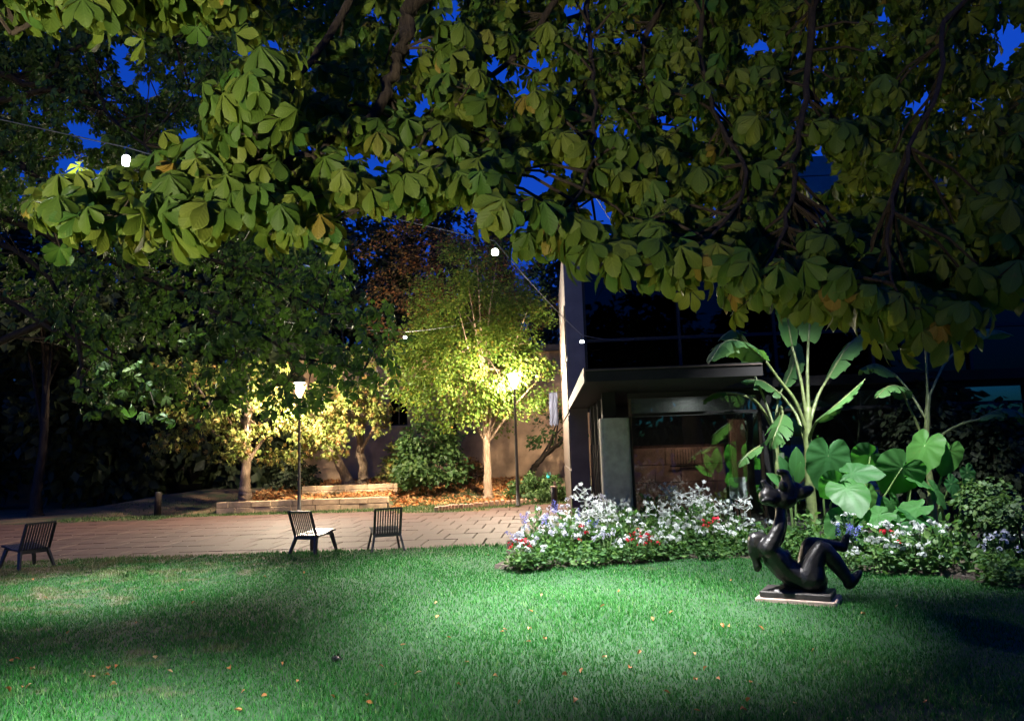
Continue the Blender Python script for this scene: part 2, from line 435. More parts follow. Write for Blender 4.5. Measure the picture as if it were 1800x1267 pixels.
def palmate(n, seed, rows=7, petiole=True, spread=115, jag=0.12):
    """a horse-chestnut leaf about 1 unit across; +Y central leaflet, +Z upper side, petiole down -Y"""
    r = np.random.default_rng(seed); parts = []; k = 0; Vs, Fs, Us = [], [], []
    angs = np.linspace(-spread, spread, n)
    for i, a in enumerate(angs):
        c = 1 - 0.42 * (abs(a) / spread) ** 1.4
        L = 0.58 * c * (0.92 + 0.16 * r.random())
        V, F, U = leaflet(L, 0.228 * L * (0.95 + .2 * r.random()), rows, 0.16 + 0.3 * r.random(), 0.22 + .2 * r.random(), jag=jag, seed=seed * 17 + i)
        V = rotx(V, math.radians(-14 - 22 * r.random()))
        V = rotz(V, -math.radians(a + (r.random() - .5) * 12))
        V[:, 2] += 0.006 * (i % 2)
        Vs.append(V); Fs.append(F + k); Us.append(U); k += len(V)
    if petiole:
        w = 0.011
        V = np.array([(-w, 0, -.003), (w, 0, -.003), (0, 0, w), (-w, -.5, .10), (w, -.5, .10), (0, -.5, .10 + 2 * w)])
        F = np.array([(0, 1, 4), (0, 4, 3), (1, 2, 5), (1, 5, 4), (2, 0, 3), (2, 3, 5)])
        Vs.append(V); Fs.append(F + k); Us.append(np.zeros((6, 2)))
    return np.concatenate(Vs), np.concatenate(Fs), np.concatenate(Us)

PALM = [palmate(n, s, petiole=False) for n, s in ((5, 1), (7, 2), (6, 3), (7, 4), (5, 5), (6, 6), (7, 7), (5, 8))]
PALM_LOW = [palmate(5, s, rows=4, petiole=False, spread=105, jag=0.1) for s in (11, 12, 13, 14)]
PALM_FAR = [palmate(5, s, rows=3, petiole=False, spread=105, jag=0.1) for s in (21, 22)]
SMALL = leaflet(1.0, 0.34, 4, 0.2, 0.25, prof=[(0, .08), (.33, .9), (.66, .8), (1, 0)], jag=.1, seed=3)
TINY = (np.array([(-.0, 0, 0), (.34, .5, .08), (0, 1, -.08), (-.34, .5, .08)], dtype=float), np.array([(0, 1, 2), (0, 2, 3)]), np.array([(0, 0), (.8, .5), (0, 1), (-.8, .5)], dtype=float))

def rand_dirs(n, r=rng):
    return unit(r.normal(size=(n, 3)))
# ------------------------------------------------------------------ ground, lawn, paving, mound
def smooth01(t): t = np.clip(t, 0, 1); return t * t * (3 - 2 * t)

EDGE_Y = 13.1
BED_FRONT = [gnd(u, v) for u, v in ((872, 1000), (930, 1003), (1000, 997), (1200, 987), (1330, 987), (1500, 1007), (1650, 1013), (1720, 1026), (1830, 1046))]
BED_FRONT = [(p.x, p.y) for p in BED_FRONT]
BX = np.array([p[0] for p in BED_FRONT]); BY = np.array([p[1] for p in BED_FRONT])
def bed_y(x):      # front edge of the flower bed
    return np.interp(x, BX, BY)
def in_bed(x, y):
    left = BX[0] + np.clip((y - BY[0]) / 3.0, 0, 1) * 1.25
    return (x > left) & (y > bed_y(x))

m = MB(); m.add([(-400, -300, -.10), (400, -300, -.10), (400, 700, -.10), (-400, 700, -.10)], [(0, 1, 2, 3)])
tag(m.build('ground', M['soil']), kind='structure')

def lawn_z(x, y):
    return 0.014 + (0.018 * np.sin(x * 1.3 + 0.7) * np.cos(y * 0.9) + 0.012 * np.sin(x * 3.1 + y * 2.3)) * np.clip((EDGE_Y - y) / 2, 0, 1)
xs = np.linspace(-26, 26, 131); ys = np.linspace(-14, EDGE_Y, 109)
gx, gy = np.meshgrid(xs, ys); gz = lawn_z(gx, gy)
idx = np.arange(gx.size).reshape(gx.shape)
F = np.stack([idx[:-1, :-1], idx[:-1, 1:], idx[1:, 1:], idx[1:, :-1]], -1).reshape(-1, 4)
lawn = obj('lawn', mesh_np('lawn', np.stack([gx, gy, gz], -1).reshape(-1, 3), F, M['lawn'], smooth=True))
tag(lawn, kind='structure')

# grass blades (one mass)
def grass():
    n = 1150000
    d = rng.random(n)
    y = 3.2 + (EDGE_Y + 0.06 - 3.2) * d
    x = (rng.random(n) * 2 - 1) * 12.5
    half = 0.75 * y + 1.6
    keep = (np.abs(x) < half) & ~in_bed(x, y - 0.05)
    keep &= rng.random(n) < np.clip((4.6 / y) ** 1.25, 0, 1)
    # thinner on worn ground
    x, y = x[keep], y[keep]; n = len(x)
    az = rng.random(n) * 2 * np.pi; lean = 0.25 + 0.75 * rng.random(n)
    h = (0.016 + 0.028 * rng.random(n)) * (1 + 0.25 * np.sin(x * 2.1) * np.cos(y * 1.7) + .3 * np.clip(np.sin(x * 9 + 3 * np.sin(y * 5)) * np.sin(y * 11 + 2 * np.sin(x * 7)), 0, 1))
    h = np.where(y > EDGE_Y - .15, h * 1.4, h)
    w = 0.0016 + 0.00042 * y
    z = lawn_z(x, y)
    wx, wy = np.cos(az + 1.4), np.sin(az + 1.4)
    b = np.stack([x, y, z - .003], -1); wv = np.stack([wx, wy, wx * 0], -1) * w[:, None]
    tip = b + np.stack([np.cos(az) * lean * h, np.sin(az) * lean * h, h], -1)
    V = np.stack([b - wv, b + wv, tip], 1).reshape(-1, 3)
    F = np.arange(3 * n).reshape(-1, 3)
    t = np.repeat(rng.random(n), 3)
    o = obj('grass', mesh_np('grass', V, F, M['blade'], tint=t))
    tag(o, 'short mown green grass covering the lawn', 'grass', kind='stuff')
grass()

rng = np.random.default_rng(21)
# paving of large pinkish setts
PAVE_ROT = math.radians(-3.2)
pave = empty('paving', (0, 0, 0), PAVE_ROT)
tag(pave, kind='structure')
cr, sr = math.cos(PAVE_ROT), math.sin(PAVE_ROT)
MB().box(-30, 2.0, 12.9, 21.2, -0.12, -0.055).build('paving_bed', M['soil'], pave)
PW, PL = 0.56, 0.92
def far_y(x): return np.interp(x, [-30, -3.6, -3.4, -2.15, -1.4, -.5, .3, .85, 3], [22.3, 22.2, 21.6, 20.75, 21.3, 21.9, 22.5, 22.95, 23.3])
pav = []
for j in range(12):
    y0 = 12.55 + j * PL
    for i in range(-52, 4):
        x0 = i * PW + (0.28 if j % 2 else 0.0)
        cx, cyy = x0 + PW / 2, y0 + PL / 2
        wx, wy = cr * cx - sr * cyy, sr * cx + cr * cyy
        if wy < EDGE_Y - .42 or wy + PL / 2 > far_y(wx) + .12 or cx > 1.75: continue
        u, v, dd = to_px((wx, wy, 0))
        vis = -60 < u < 1010
        pav.append((not vis, dd, cx, cyy))
pav.sort()
me_pav = []
for k in range(5):
    g = 0.007 + 0.004 * rng.random()
    bm = MB().box(-PW / 2 + g, PW / 2 - g, -PL / 2 + g, PL / 2 - g, -0.05, 0.0, bev=0.008)
    me_pav.append(bm.mesh('paver', M['paver']))
for k, (_, dd, cx, cyy) in enumerate(pav[:300]):
    o = obj('paver', me_pav[k % 5], pave)
    o.location = (cx, cyy, (rng.random() - .5) * 0.008); o.rotation_euler = ((rng.random() - .5) * .012, (rng.random() - .5) * .012, (rng.random() - .5) * .012)
rest = MB()
for _, dd, cx, cyy in pav[300:]:
    rest.box(cx - PW / 2 + .015, cx + PW / 2 - .015, cyy - PL / 2 + .015, cyy + PL / 2 - .015, -0.05, (rng.random() - .5) * 0.008)
tag(rest.build('far_pavers', M['paver'], pave), kind='stuff')

# planted bank behind the paving
WALL_X0, WALL_X1, WALL_Y = px(380, 890, 23.5).x, px(682, 890, 23.5).x, 23.5
def tz(x, y):
    x = np.asarray(x, dtype=float); y = np.asarray(y, dtype=float)
    z = 0.52 * smooth01((y - 23.6) / 4.6)
    inw = smooth01((x - WALL_X0 + .1) / .2) * smooth01((WALL_X1 + .05 - x) / .25)
    z = z + inw * 0.30 * (y > WALL_Y + 0.2) * (1 - 0.6 * smooth01((y - 24) / 3.5))
    z = z * smooth01((x + 17) / 5.0)
    return z + 0.025 * np.sin(x * 2.3) * np.sin(y * 1.9) * (y > 23.2) - 0.03 - 0.06 * (y < far_y(x))
xs = np.linspace(-30, 7, 186); ys = np.linspace(20.4, 36, 150)
gx, gy = np.meshgrid(xs, ys); gz = tz(gx, gy)
idx = np.arange(gx.size).reshape(gx.shape)
F = np.stack([idx[:-1, :-1], idx[:-1, 1:], idx[1:, 1:], idx[1:, :-1]], -1).reshape(-1, 4)
tag(obj('planted_bank', mesh_np('planted_bank', np.stack([gx, gy, gz], -1).reshape(-1, 3), F, M['mound'], smooth=True)), kind='structure')

# verge grass on the bank and leaf litter
def tufts(name, label, n, x0, x1, y0, y1, h0, h1, mat, dens=None):
    x = x0 + (x1 - x0) * rng.random(n); y = y0 + (y1 - y0) * rng.random(n)
    if dens is not None:
        k = rng.random(n) < dens(x, y); x, y = x[k], y[k]
    n = len(x); z = tz(x, y); h = h0 + (h1 - h0) * rng.random(n); az = rng.random(n) * 6.28
    b = np.stack([x, y, z - .01], -1); w = np.stack([np.cos(az + 1.5), np.sin(az + 1.5), az * 0], -1) * 0.012
    tip = b + np.stack([np.cos(az) * h * .5, np.sin(az) * h * .5, h], -1)
    V = np.stack([b - w, b + w, tip], 1).reshape(-1, 3)
    o = obj(name, mesh_np(name, V, np.arange(3 * n).reshape(-1, 3), mat, tint=np.repeat(rng.random(n), 3)))
    tag(o, label, 'grass', kind='stuff')
tufts('verge_grass', 'ragged grass on the bank beyond the paving', 42000, -14, 3.2, 20.8, 26.5, 0.03, 0.10, M['shrub'],
      lambda x, y: np.where(y < far_y(x) + .02, 0, np.where((np.abs(x + 2.4) < 1.2) | (y < 23.4) | (x > .2), 0.9, 0.12)))
def litter():
    n = 22000
    x = -9 + 9.2 * rng.random(n); y = 23.0 + 8 * rng.random(n)
    k = rng.random(n) < smooth01((y - 23.7) / 1.2) * (0.25 + 0.75 * smooth01((np.sin(x * 1.3 + 1) + np.sin(y * 1.9) + 1.6) / 2)); x, y = x[k], y[k]; n = len(x)
    P = np.stack([x, y, tz(x, y) + 0.02], -1)
    Mx = frames(P, unit(rng.normal(size=(n, 3)) * (1, 1, .3)), rng.normal(size=(n, 3)) * .35 + (0, -.2, 1), 0.10 + .08 * rng.random(n))
    V, F, U, t = merge(TINY, Mx)
    tag(obj('leaf_litter', mesh_np('leaf_litter', V, F, M['dryleaf'], U, t)), 'orange and brown leaf litter under the bank trees', 'leaf litter', kind='stuff')
litter()

# low stone retaining walls, block by block
def block_wall(name, label, x0, x1, y, z0, courses, ch, bl, mat, ymat=None):
    e = empty(name, (x0, y, z0)); tag(e, label, 'retaining wall', 'low stone walls beyond the paving')
    L = x1 - x0
    for c in range(courses):
        x = -(bl * .5 if c % 2 else 0)
        while x < L - .02:
            w = bl * (0.75 + .5 * rng.random()); a, b = max(0, x), min(L, x + w)
            if b - a > .06:
                dy = (rng.random() - .5) * .03
                MB().box(a + .006, b - .006, dy, .28 + dy, c * ch + .005, (c + 1) * ch - .005, bev=.012).build('stone_block', mat, e)
            x += w
    MB().box(.02, L - .02, .05, .26, 0, courses * ch - .01).build('mortar_core', M['soil'], e)
block_wall('stone_retaining_wall', 'low two-course pale stone wall at the back edge of the paving', WALL_X0, WALL_X1, WALL_Y, -0.04, 2, 0.185, 0.72, M['stone'])
p0 = px(532, 865, 25.6); p1 = px(700, 862, 25.6)
block_wall('upper_stone_wall', 'shorter raised stone wall behind the lamp post, below the leaning trunks', p0.x, p1.x, 25.5, float(tz(p0.x, 25.5)) - .05, 2, 0.17, 0.8, M['stone'])
kb = empty('stone_kerb', gnd(768, 896)); tag(kb, 'curving kerb of small reddish stones below the lit tree', 'kerb')
kp = [gnd(768, 897), gnd(800, 893), gnd(850, 889), gnd(905, 884), gnd(948, 881)]
kp = [Vector(p) for p in kp]
for i in range(24):
    t = i / 23 * (len(kp) - 1); a = int(min(t, len(kp) - 2)); q = kp[a].lerp(kp[a + 1], t - a) - kb.location
    o = MB().box(-.065, .065, -.1, .1, -.05, .10 + .04 * rng.random(), bev=.02).build('kerb_stone', M['redstone'], kb)
    o.location = q; o.rotation_euler = (0, 0, (rng.random() - .5) * .3)
    o.scale = (1.02, 1, 1)

# ------------------------------------------------------------------ rear house wall (stucco) behind the bank
rw = empty('rear_house', (-9.6, 31.5, 0.2)); tag(rw, 'tan stucco house wall with a dark window behind the lit trees', 'house')
W0, W1, HH = 0.0, 15.5, 5.6
wxl, wxr = px(684, 720, 31.5).x + 9.6, px(716, 720, 31.5).x + 9.6
wzb, wzt = px(700, 748, 31.5).z - .2, px(700, 690, 31.5).z - .2
MB().box(W0, wxl, 0, .4, -.4, HH).build('wall', M['stucco'], rw)
MB().box(wxr, W1, 0, .4, -.4, HH).build('wall', M['stucco'], rw)
MB().box(wxl, wxr, 0, .4, -.4, wzb).build('wall', M['stucco'], rw)
MB().box(wxl, wxr, 0, .4, wzt, HH).build('wall', M['stucco'], rw)
wi = MB().box(wxl, wxr, .22, .26, wzb, wzt).build('window', M['darkglass'], rw)
fr = MB()
for a, b, c, d in ((wxl, wxl + .06, wzb, wzt), (wxr - .06, wxr, wzb, wzt), ((wxl + wxr) / 2 - .03, (wxl + wxr) / 2 + .03, wzb + .06, wzt - .06), (wxl + .06, wxr - .06, wzb, wzb + .06), (wxl + .06, wxr - .06, wzt - .06, wzt)):
    fr.box(a, b, .15, .215, c, d)
fr.build('window_frame', M['frame'], wi)
MB().box(wxl - .08, wxr + .08, -.08, -.003, wzb - .1, wzb).build('window_sill', M['stone'], rw)
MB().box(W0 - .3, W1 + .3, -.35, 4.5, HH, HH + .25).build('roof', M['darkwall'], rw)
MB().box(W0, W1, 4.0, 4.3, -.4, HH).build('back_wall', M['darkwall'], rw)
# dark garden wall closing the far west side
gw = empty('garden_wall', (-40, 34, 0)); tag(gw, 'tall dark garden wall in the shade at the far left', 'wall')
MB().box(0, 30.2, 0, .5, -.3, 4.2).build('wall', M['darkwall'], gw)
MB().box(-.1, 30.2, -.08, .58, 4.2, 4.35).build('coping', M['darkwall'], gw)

# ------------------------------------------------------------------ modern pavilion
BR = math.radians(-2.47)
bd = empty('modern_pavilion', (0, 0, 0), BR)
tag(bd, 'modern concrete and glass building with a thin dark canopy behind the flower bed', 'building')
def bpart(name, mat, *boxes, parent=None, bev=0.0, label=None):
    m_ = MB()
    for b in boxes: m_.box(*b, bev=bev)
    o = m_.build(name, mat, parent or bd)
    if label: o['label'] = label
    return o
AX0, AX1, AR = 0.58, 1.02, 15.0
bpart('side_wall', M['concrete'], (AX0, AX1, 18.2, 25.0, -.05, 6.72))
for k, z in enumerate((1.1, 2.45, 3.8, 5.2)):      # pale cladding strips on the flank lit by the lamps
    bpart('cladding_strip', M['trim'], (AX0 - .03, AX0 - .002, 18.25 + .02 * k, 24.9, z - 1.28, z))
bpart('roof_beam', M['concrete'], (AX1 + .002, AR, 18.2, 18.75, 6.22, 6.70))
bpart('roof_slab', M['concrete'], (AX1 + .002, AR, 18.76, 25.0, 6.35, 6.66))
bpart('roof_coping', M['trim'], (AX0 - .04, AR, 18.15, 18.8, 6.725, 6.76))
# first-floor glazing
x = AX1 + .01; k = 0
while x < AR - .1:
    x2 = min(x + 2.35, AR)
    p_ = bpart('upper_window', M['darkglass'], (x + .04, x2 - .04, 18.60, 18.62, 2.9, 6.2))
    bpart('mullion', M['frame'], (x, x + .075, 18.5, 18.72, 2.85, 6.215), parent=p_)
    bpart('transom', M['frame'], (x + .08, x2, 18.53, 18.70, 4.28, 4.36), parent=p_)
    x = x2; k += 1
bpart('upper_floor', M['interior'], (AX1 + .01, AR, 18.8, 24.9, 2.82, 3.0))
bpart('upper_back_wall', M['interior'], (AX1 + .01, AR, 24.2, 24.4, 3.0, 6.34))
# upper storey block set back on the roof
bpart('upper_block_band', M['concrete'], (6.55, 16.5, 20.0, 20.35, 8.15, 8.85))
bpart('upper_block_parapet', M['concrete'], (6.75, 16.5, 20.06, 20.4, 8.90, 9.45))
bpart('upper_block_joint', M['frame'], (6.6, 16.5, 20.1, 20.4, 8.852, 8.898))
p_ = bpart('upper_block_window', M['darkglass'], (6.75, 16.4, 20.25, 20.27, 6.75, 8.14))
for q in (6.7, 9.1, 11.5, 13.9):
    bpart('mullion', M['frame'], (q, q + .08, 20.16, 20.24, 6.74, 8.14), parent=p_)
bpart('upper_block_side', M['concrete'], (6.6, 6.9, 20.42, 27, 6.7, 9.44))
bpart('upper_block_roof', M['concrete'], (6.92, 16.5, 20.42, 27, 9.1, 9.3))
# canopy
CZ0, CZ1, CB, CR = 2.585, 2.79, 10.6, 3.1
bpart('canopy_slab', M['canopy'], (AX0 + .02, CR, CB + .04, 18.19, CZ0 + .02, CZ1 - .012))
bpart('canopy_fascia', M['canopy'], (AX0 + .012, CR, CB, CB + .035, CZ0, CZ1 - .055))
bpart('canopy_drip_edge', M['trim'], (AX0, CR, CB - .02, CB + .035, CZ1 - .05, CZ1 - .035))
bpart('canopy_side_trim', M['trim'], (AX0 - .015, AX0 + .01, CB - .018, 18.18, CZ0 - .01, CZ1))
# column, head and glazing
GB = 13.55
cm = MB(); n = 24; prof = []
for zz in (0, 2.13, 2.15):
    rr = 1 if zz < 2.14 else .96
    for q in range(n):
        a = 2 * math.pi * q / n; ca, sa = math.cos(a), math.sin(a)
        ex = .26 * rr * math.copysign(abs(ca) ** .38, ca); ey = .22 * rr * math.copysign(abs(sa) ** .38, sa)
        prof.append((1.20 + ex, 13.25 + ey, zz))
cm.add(prof, [(i * n + k, i * n + (k + 1) % n, (i + 1) * n + (k + 1) % n, (i + 1) * n + k) for i in range(2) for k in range(n)] + [tuple(2 * n + k for k in range(n))])
cm.build('column', M['palecon'], bd)['label'] = 'pale rounded concrete column at the glazed corner'
bpart('column_head', M['canopy'], (1.0, 1.24, 13.12, 13.4, 2.152, CZ0 + .018))
bpart('room_roof', M['canopy'], (CR + .002, AR, 13.2, 18.19, CZ0 + .02, CZ1 - .012))
bpart('glazing_header', M['frame'], (1.5, AR, GB - .06, GB + .1, 2.50, CZ0 + .019))
bpart('floor_slab', M['concrete'], (1.03, AR, 13.0, 18.15, -.06, .04))
x = 1.50; widths = [2.35, 0.16, 2.2, 2.3, 2.3, 2.3, 2.3]
for k, w in enumerate(widths):
    x2 = min(x + w, AR)
    if w < .3:
        bpart('wide_mullion', M['frame'], (x, x2, GB - .08, GB + .12, .04, 2.498)); x = x2; continue
    g_ = bpart('window_pane', M['glass'], (x + .05, x2 - .05, GB, GB + .012, .10, 2.495))
    bpart('mullion', M['trim'] if k == 0 else M['frame'], (x, x + .05, GB - .05, GB + .06, .042, 2.497), parent=g_)
    bpart('transom', M['frame'], (x + .052, x2, GB - .04, GB + .05, 2.18, 2.235), parent=g_)
    bpart('bottom_rail', M['frame'], (x + .052, x2, GB - .04, GB + .05, .042, .10), parent=g_)
    x = x2
y = GB + .1
for k in range(4):
    y2 = y + 1.12
    g_ = bpart('side_pane', M['glass'], (1.06, 1.072, y + .05, y2 - .02, .08, 2.55))
    bpart('mullion', M['frame'], (1.025, 1.10, y, y + .05, .042, 2.58), parent=g_)
    bpart('door_handle', M['trim'], (1.0, 1.02, y + .25, y + .28, .6, 1.7), parent=g_)
    y = y2
# interior
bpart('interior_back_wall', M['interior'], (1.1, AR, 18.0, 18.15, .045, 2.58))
bpart('ceiling_bulkhead', M['bulkhead'], (1.6, AR, 14.3, 14.5, 2.20, 2.58))
bpart('interior_pillar', M['frame'], (4.55, 4.75, 15.6, 15.9, .045, 2.58))

rng = np.random.default_rng(22)
# things inside the glazed room
ROT = Matrix.Rotation(BR, 4, 'Z')
def B(a, b, z): return ROT @ Vector((a, b, z))
db = empty('reflection_panels', B(1.75, 16.4, .045), BR); tag(db, 'pinkish panels inside, standing in for a reflection in the glass', 'reflection stand-in')  # solid panels added in place of a reflection on the glazing
pw = 0
rows = [(0.0, .42), (.42, .80), (.80, 1.18), (1.18, 1.55)]
for (z0, z1) in rows:
    a = 0
    while a < 2.1:
        w = .35 + .55 * rng.random(); b = min(a + w, 2.1)
        o = MB().box(a + .008, b - .008, (rng.random() - .5) * .03, .08, z0 + .008, z1 - .008).build('panel', M['board'], db); a = b
MB().box(-.02, 2.12, .082, .12, 0, 1.6).build('panel_backing', M['boardline'], db)
for q in range(9):
    MB().box(.95 + q * .06, .958 + q * .06, -.05, -.04, 1.18, 1.5).build('grille_bar', M['frame'], db)
MB().box(.9, 1.5, -.055, -.035, 1.13, 1.16).build('grille_rail', M['frame'], db)
d2 = empty('tall_display_board', B(3.95, 16.2, .045), BR); tag(d2, 'tall tan board beside the dark pillar inside the glazed room', 'display board')
MB().box(0, .32, 0, .06, 0, 2.1).build('panel', M['board'], d2); MB().box(-.02, .34, .062, .09, 0, 2.12).build('panel_backing', M['boardline'], d2)
ws = empty('white_notice', B(3.45, 14.5, .045), BR); tag(ws, 'white notice board on a thin stand just inside the glass', 'notice')
MB().box(0, .34, 0, .02, .55, .95).build('board', M['whitepaint'], ws); MB().box(.15, .18, .021, .05, 0, .9).build('stand', M['frame'], ws)
lp = empty('lit_cabinet', B(4.95, 16.8, .045), BR); tag(lp, 'small pale lit cabinet deep inside the room', 'cabinet')
MB().box(0, .32, 0, .2, .3, 1.4).build('cabinet_body', M['interior'], lp)
cf = MB().box(.03, .29, -.012, -.002, .75, 1.35).build('lit_front', emit('cabinet_glow', (0.75, 0.85, 0.6), 0.5), lp)
for q in range(3): MB().box(.03, .29, -.02, -.013, .85 + q * .16, .865 + q * .16).build('shelf', M['frame'], lp)
for i, (a, b, z0, z1, w, lab) in enumerate(((5.35, 16.6, .3, 1.7, .42, 'tan and blue poster board beside the lit cabinet'), (6.0, 14.8, .1, 1.45, .42, 'blue banner stand lettered P behind the glass'))):
    e = empty('poster_board' if i == 0 else 'blue_banner', B(a, b, .045), BR); tag(e, lab, 'poster board' if i == 0 else 'banner')
    MB().box(0, w, 0, .03, z0, z1).build('board', M['bluebanner'], e)
    MB().box(w / 2 - .02, w / 2 + .02, .032, .06, 0, z1 - .1).build('stand', M['frame'], e)
    if i == 0:
        MB().add([(.02, -.004, z0 + .3), (w - .02, -.004, z0 + .55), (w - .02, -.004, z0 + .95), (.02, -.004, z0 + .65)], [(0, 1, 2, 3)]).build('printed_shape', M['board'], e)
    else:
        cu = bpy.data.curves.new('lettering', 'FONT'); cu.body = 'P'; cu.size = .26; cu.extrude = .002
        t_ = bpy.data.objects.new('lettering', cu); COL.objects.link(t_); t_.rotation_euler = (math.pi / 2, 0, 0); t_.location = (.12, -.005, .36); t_.parent = e
        cu.materials.append(M['whitepaint'])
        bpy.context.view_layer.update()
        lm_ = bpy.data.meshes.new_from_object(t_.evaluated_get(bpy.context.evaluated_depsgraph_get()))
        lo_ = obj('lettering_p', lm_, e); lo_.rotation_euler = t_.rotation_euler; lo_.location = t_.location
        bpy.data.objects.remove(t_)
for i, (u, v) in enumerate(((1612, 778), (1662, 772))):
    p = px(u, v, 15.5); e = empty('blue_poster', p, BR + .3 * i)
    tag(e, ('dull blue panel hanging behind the banana stem', 'violet blue panel hanging beyond the banana stem')[i], 'poster')
    MB().add([(-.25, 0, -.28), (.2, 0, -.2), (.24, 0, .22), (-.22, 0, .16), (-.25, .03, -.28), (.2, .03, -.2), (.24, .03, .22), (-.22, .03, .16)], [(0, 1, 2, 3), (7, 6, 5, 4), (0, 4, 5, 1), (1, 5, 6, 2), (2, 6, 7, 3), (3, 7, 4, 0)]).build('panel_sheet', M['bluebanner'], e)
    MB().tube([(0, .015, .15), (0, .015, CZ0 - p.z + .02)], .006, 5).build('hanger', M['frame'], e)
# ceiling lamp of the room
cl = empty('ceiling_lamp', B(2.7, 13.98, CZ0 + .018)); tag(cl, 'round ceiling lamp inside the glazed room', 'lamp')
MB().lathe([(.02, 0), (.16, -.01), (.17, -.05), (.165, -.06)], 20).build('lamp_housing', M['frame'], cl)
MB().lathe([(.15, -.062), (.15, -.07), (.01, -.075)], 20).build('diffuser', emit('room_lamp', (1, .88, .74), 17.0), cl)
cl = empty('ceiling_lamp', B(3.0, 15.6, CZ0 + .018)); tag(cl, 'second round ceiling lamp, deeper in the glazed room', 'lamp')
MB().lathe([(.02, 0), (.16, -.01), (.17, -.05), (.165, -.06)], 20).build('lamp_housing', M['frame'], cl)
MB().lathe([(.15, -.062), (.15, -.07), (.01, -.075)], 20).build('diffuser', emit('room_lamp', (1, .80, .62), 62.0), cl)
# exit light
ex = empty('exit_light', px(1757, 789, 17.0), BR); tag(ex, 'tiny green lamp deep in the dark room at the right', 'lamp')
MB().box(-.06, .06, 0, .05, -.03, .03).build('housing', M['frame'], ex); MB().box(-.05, .05, -.006, -.001, -.022, .022).build('lens', emit('exit_green', (.05, 1, .4), 2.0), ex)
MB().box(-.01, .01, .051, 1.4, -.01, .01).build('bracket', M['frame'], ex)
# ------------------------------------------------------------------ lamps
def lamp_post(loc, label):
    e = empty('lamp_post', loc); tag(e, label, 'street lamp', 'lamp posts along the far edge of the paving')
    MB().lathe([(.10, 0), (.10, .03), (.06, .05), (.055, .5), (.045, 1.2), (.036, 3.42), (.05, 3.44), (.05, 3.50), (.02, 3.52)], 14).build('pole', M['post'], e, True)
    for k in range(3):
        a = k * 2.094 + .5
        MB().bar((.03 * math.cos(a), .03 * math.sin(a), 3.50), (.25 * math.cos(a), .25 * math.sin(a), 3.93), .022, .012, (-math.sin(a), math.cos(a), 0)).build('fork_arm', M['post'], e)
    A = .17
    g = MB(); n = 16
    ring = lambda r, z: [(r * math.cos(2 * math.pi * k / n), r * math.sin(2 * math.pi * k / n), z) for k in range(n)]
    g.add(ring(.035, 3.53) + ring(.10, 3.66) + ring(.115, 3.80) + ring(.08, 3.87), [(i * n + k, i * n + (k + 1) % n, (i + 1) * n + (k + 1) % n, (i + 1) * n + k) for i in range(3) for k in range(n)])
    g.build('lamp_glass', emit('lantern_glow', (1.0, .83, .60), POST_W / (math.pi * A)), e)
    MB().lathe([(.10, 3.935), (.19, 3.94), (.20, 3.95), (.19, 3.962), (.08, 3.985), (.01, 3.99)], 20).build('cap', M['post'], e, True)
lamp_post(gnd(526, 899), 'slim dark lamp post with forked lantern, behind the seat at left')
lamp_post(gnd(911, 889), 'slim dark lamp post with forked lantern, beside the lit tree trunk')

OPAL = emit('added_shade_glow', (.93, .98, 1.0), 9.0)  # glow put on the added shade so it reads as the bulb
def festoon_bulb(p, label, power, color=(.96, .985, 1.0), skirt=0.0, opal=False, tilt=0.0):
    e = empty('festoon_bulb', p); e.rotation_euler = (tilt, 0, 0); tag(e, label, 'light bulb', 'bulbs hung from the festoon cables')
    MB().lathe([(.008, .20), (.008, .085), (.028, .08), (.03, .035), (.012, .03)][::-1], 10).build('socket', M['socket'], e)
    e.scale = (.62, .62, .62); power = power / .3844
    # opaque collar above a lens that shines downward
    MB().lathe([(.012, .028), (.055, .012), (.058, .0)][::-1], 14).build('collar', M['socket'], e, True)
    R = .05; n = 14; g = MB()
    rg = [(.055, -.002), (.054, -.022), (.042, -.042), (.020, -.054)]; tip = -.057; ar = .0185
    if skirt > 0:     # added deep shade round a small lens, cuts the beam to pools
        rg = [(.034, -.002), (.032, -.006), (.022, -.009), (.010, -.010)]; tip = -.0105; ar = .0042
        sk = MB(); rs = [(.056, .002), (.083, -.030), (.085, -.65 * skirt), (.078, -skirt), (.075, -skirt), (.076, -.022), (.053, -.001)]
        sk.add([(r * math.cos(2 * math.pi * k / n), r * math.sin(2 * math.pi * k / n), z) for r, z in rs for k in range(n)],
               [(i * n + k, i * n + (k + 1) % n, (i + 1) * n + (k + 1) % n, (i + 1) * n + k) for i in range(6) for k in range(n)])
        sk.build('shade', OPAL if opal else M['socket'], e, True)
    V = [(r * math.cos(2 * math.pi * k / n), r * math.sin(2 * math.pi * k / n), z) for r, z in rg for k in range(n)] + [(0, 0, tip)]
    F = [(i * n + (k + 1) % n, i * n + k, (i + 1) * n + k, (i + 1) * n + (k + 1) % n) for i in range(3) for k in range(n)] + [(3 * n + (k + 1) % n, 3 * n + k, 4 * n) for k in range(n)]
    g.add(V, F); g.build('bulb_glass', emit('bulb_glow', color, power / (math.pi * ar)), e)
    return Vector(p) + Matrix.Rotation(tilt, 3, 'X') @ Vector((0, 0, .124))

def cable(name, label, pts, sag=.12):
    P = []
    for a, b in zip(pts[:-1], pts[1:]):
        a, b = Vector(a), Vector(b)
        for k in range(9 if b is pts[-1] or True else 8):
            t = k / 9; q = a.lerp(b, t); q.z -= sag * 4 * t * (1 - t) * .5; P.append(q)
    P.append(Vector(pts[-1]))
    tag(MB().tube(P, .008, 6).build(name, M['cable']), label, 'cable', 'festoon cables')

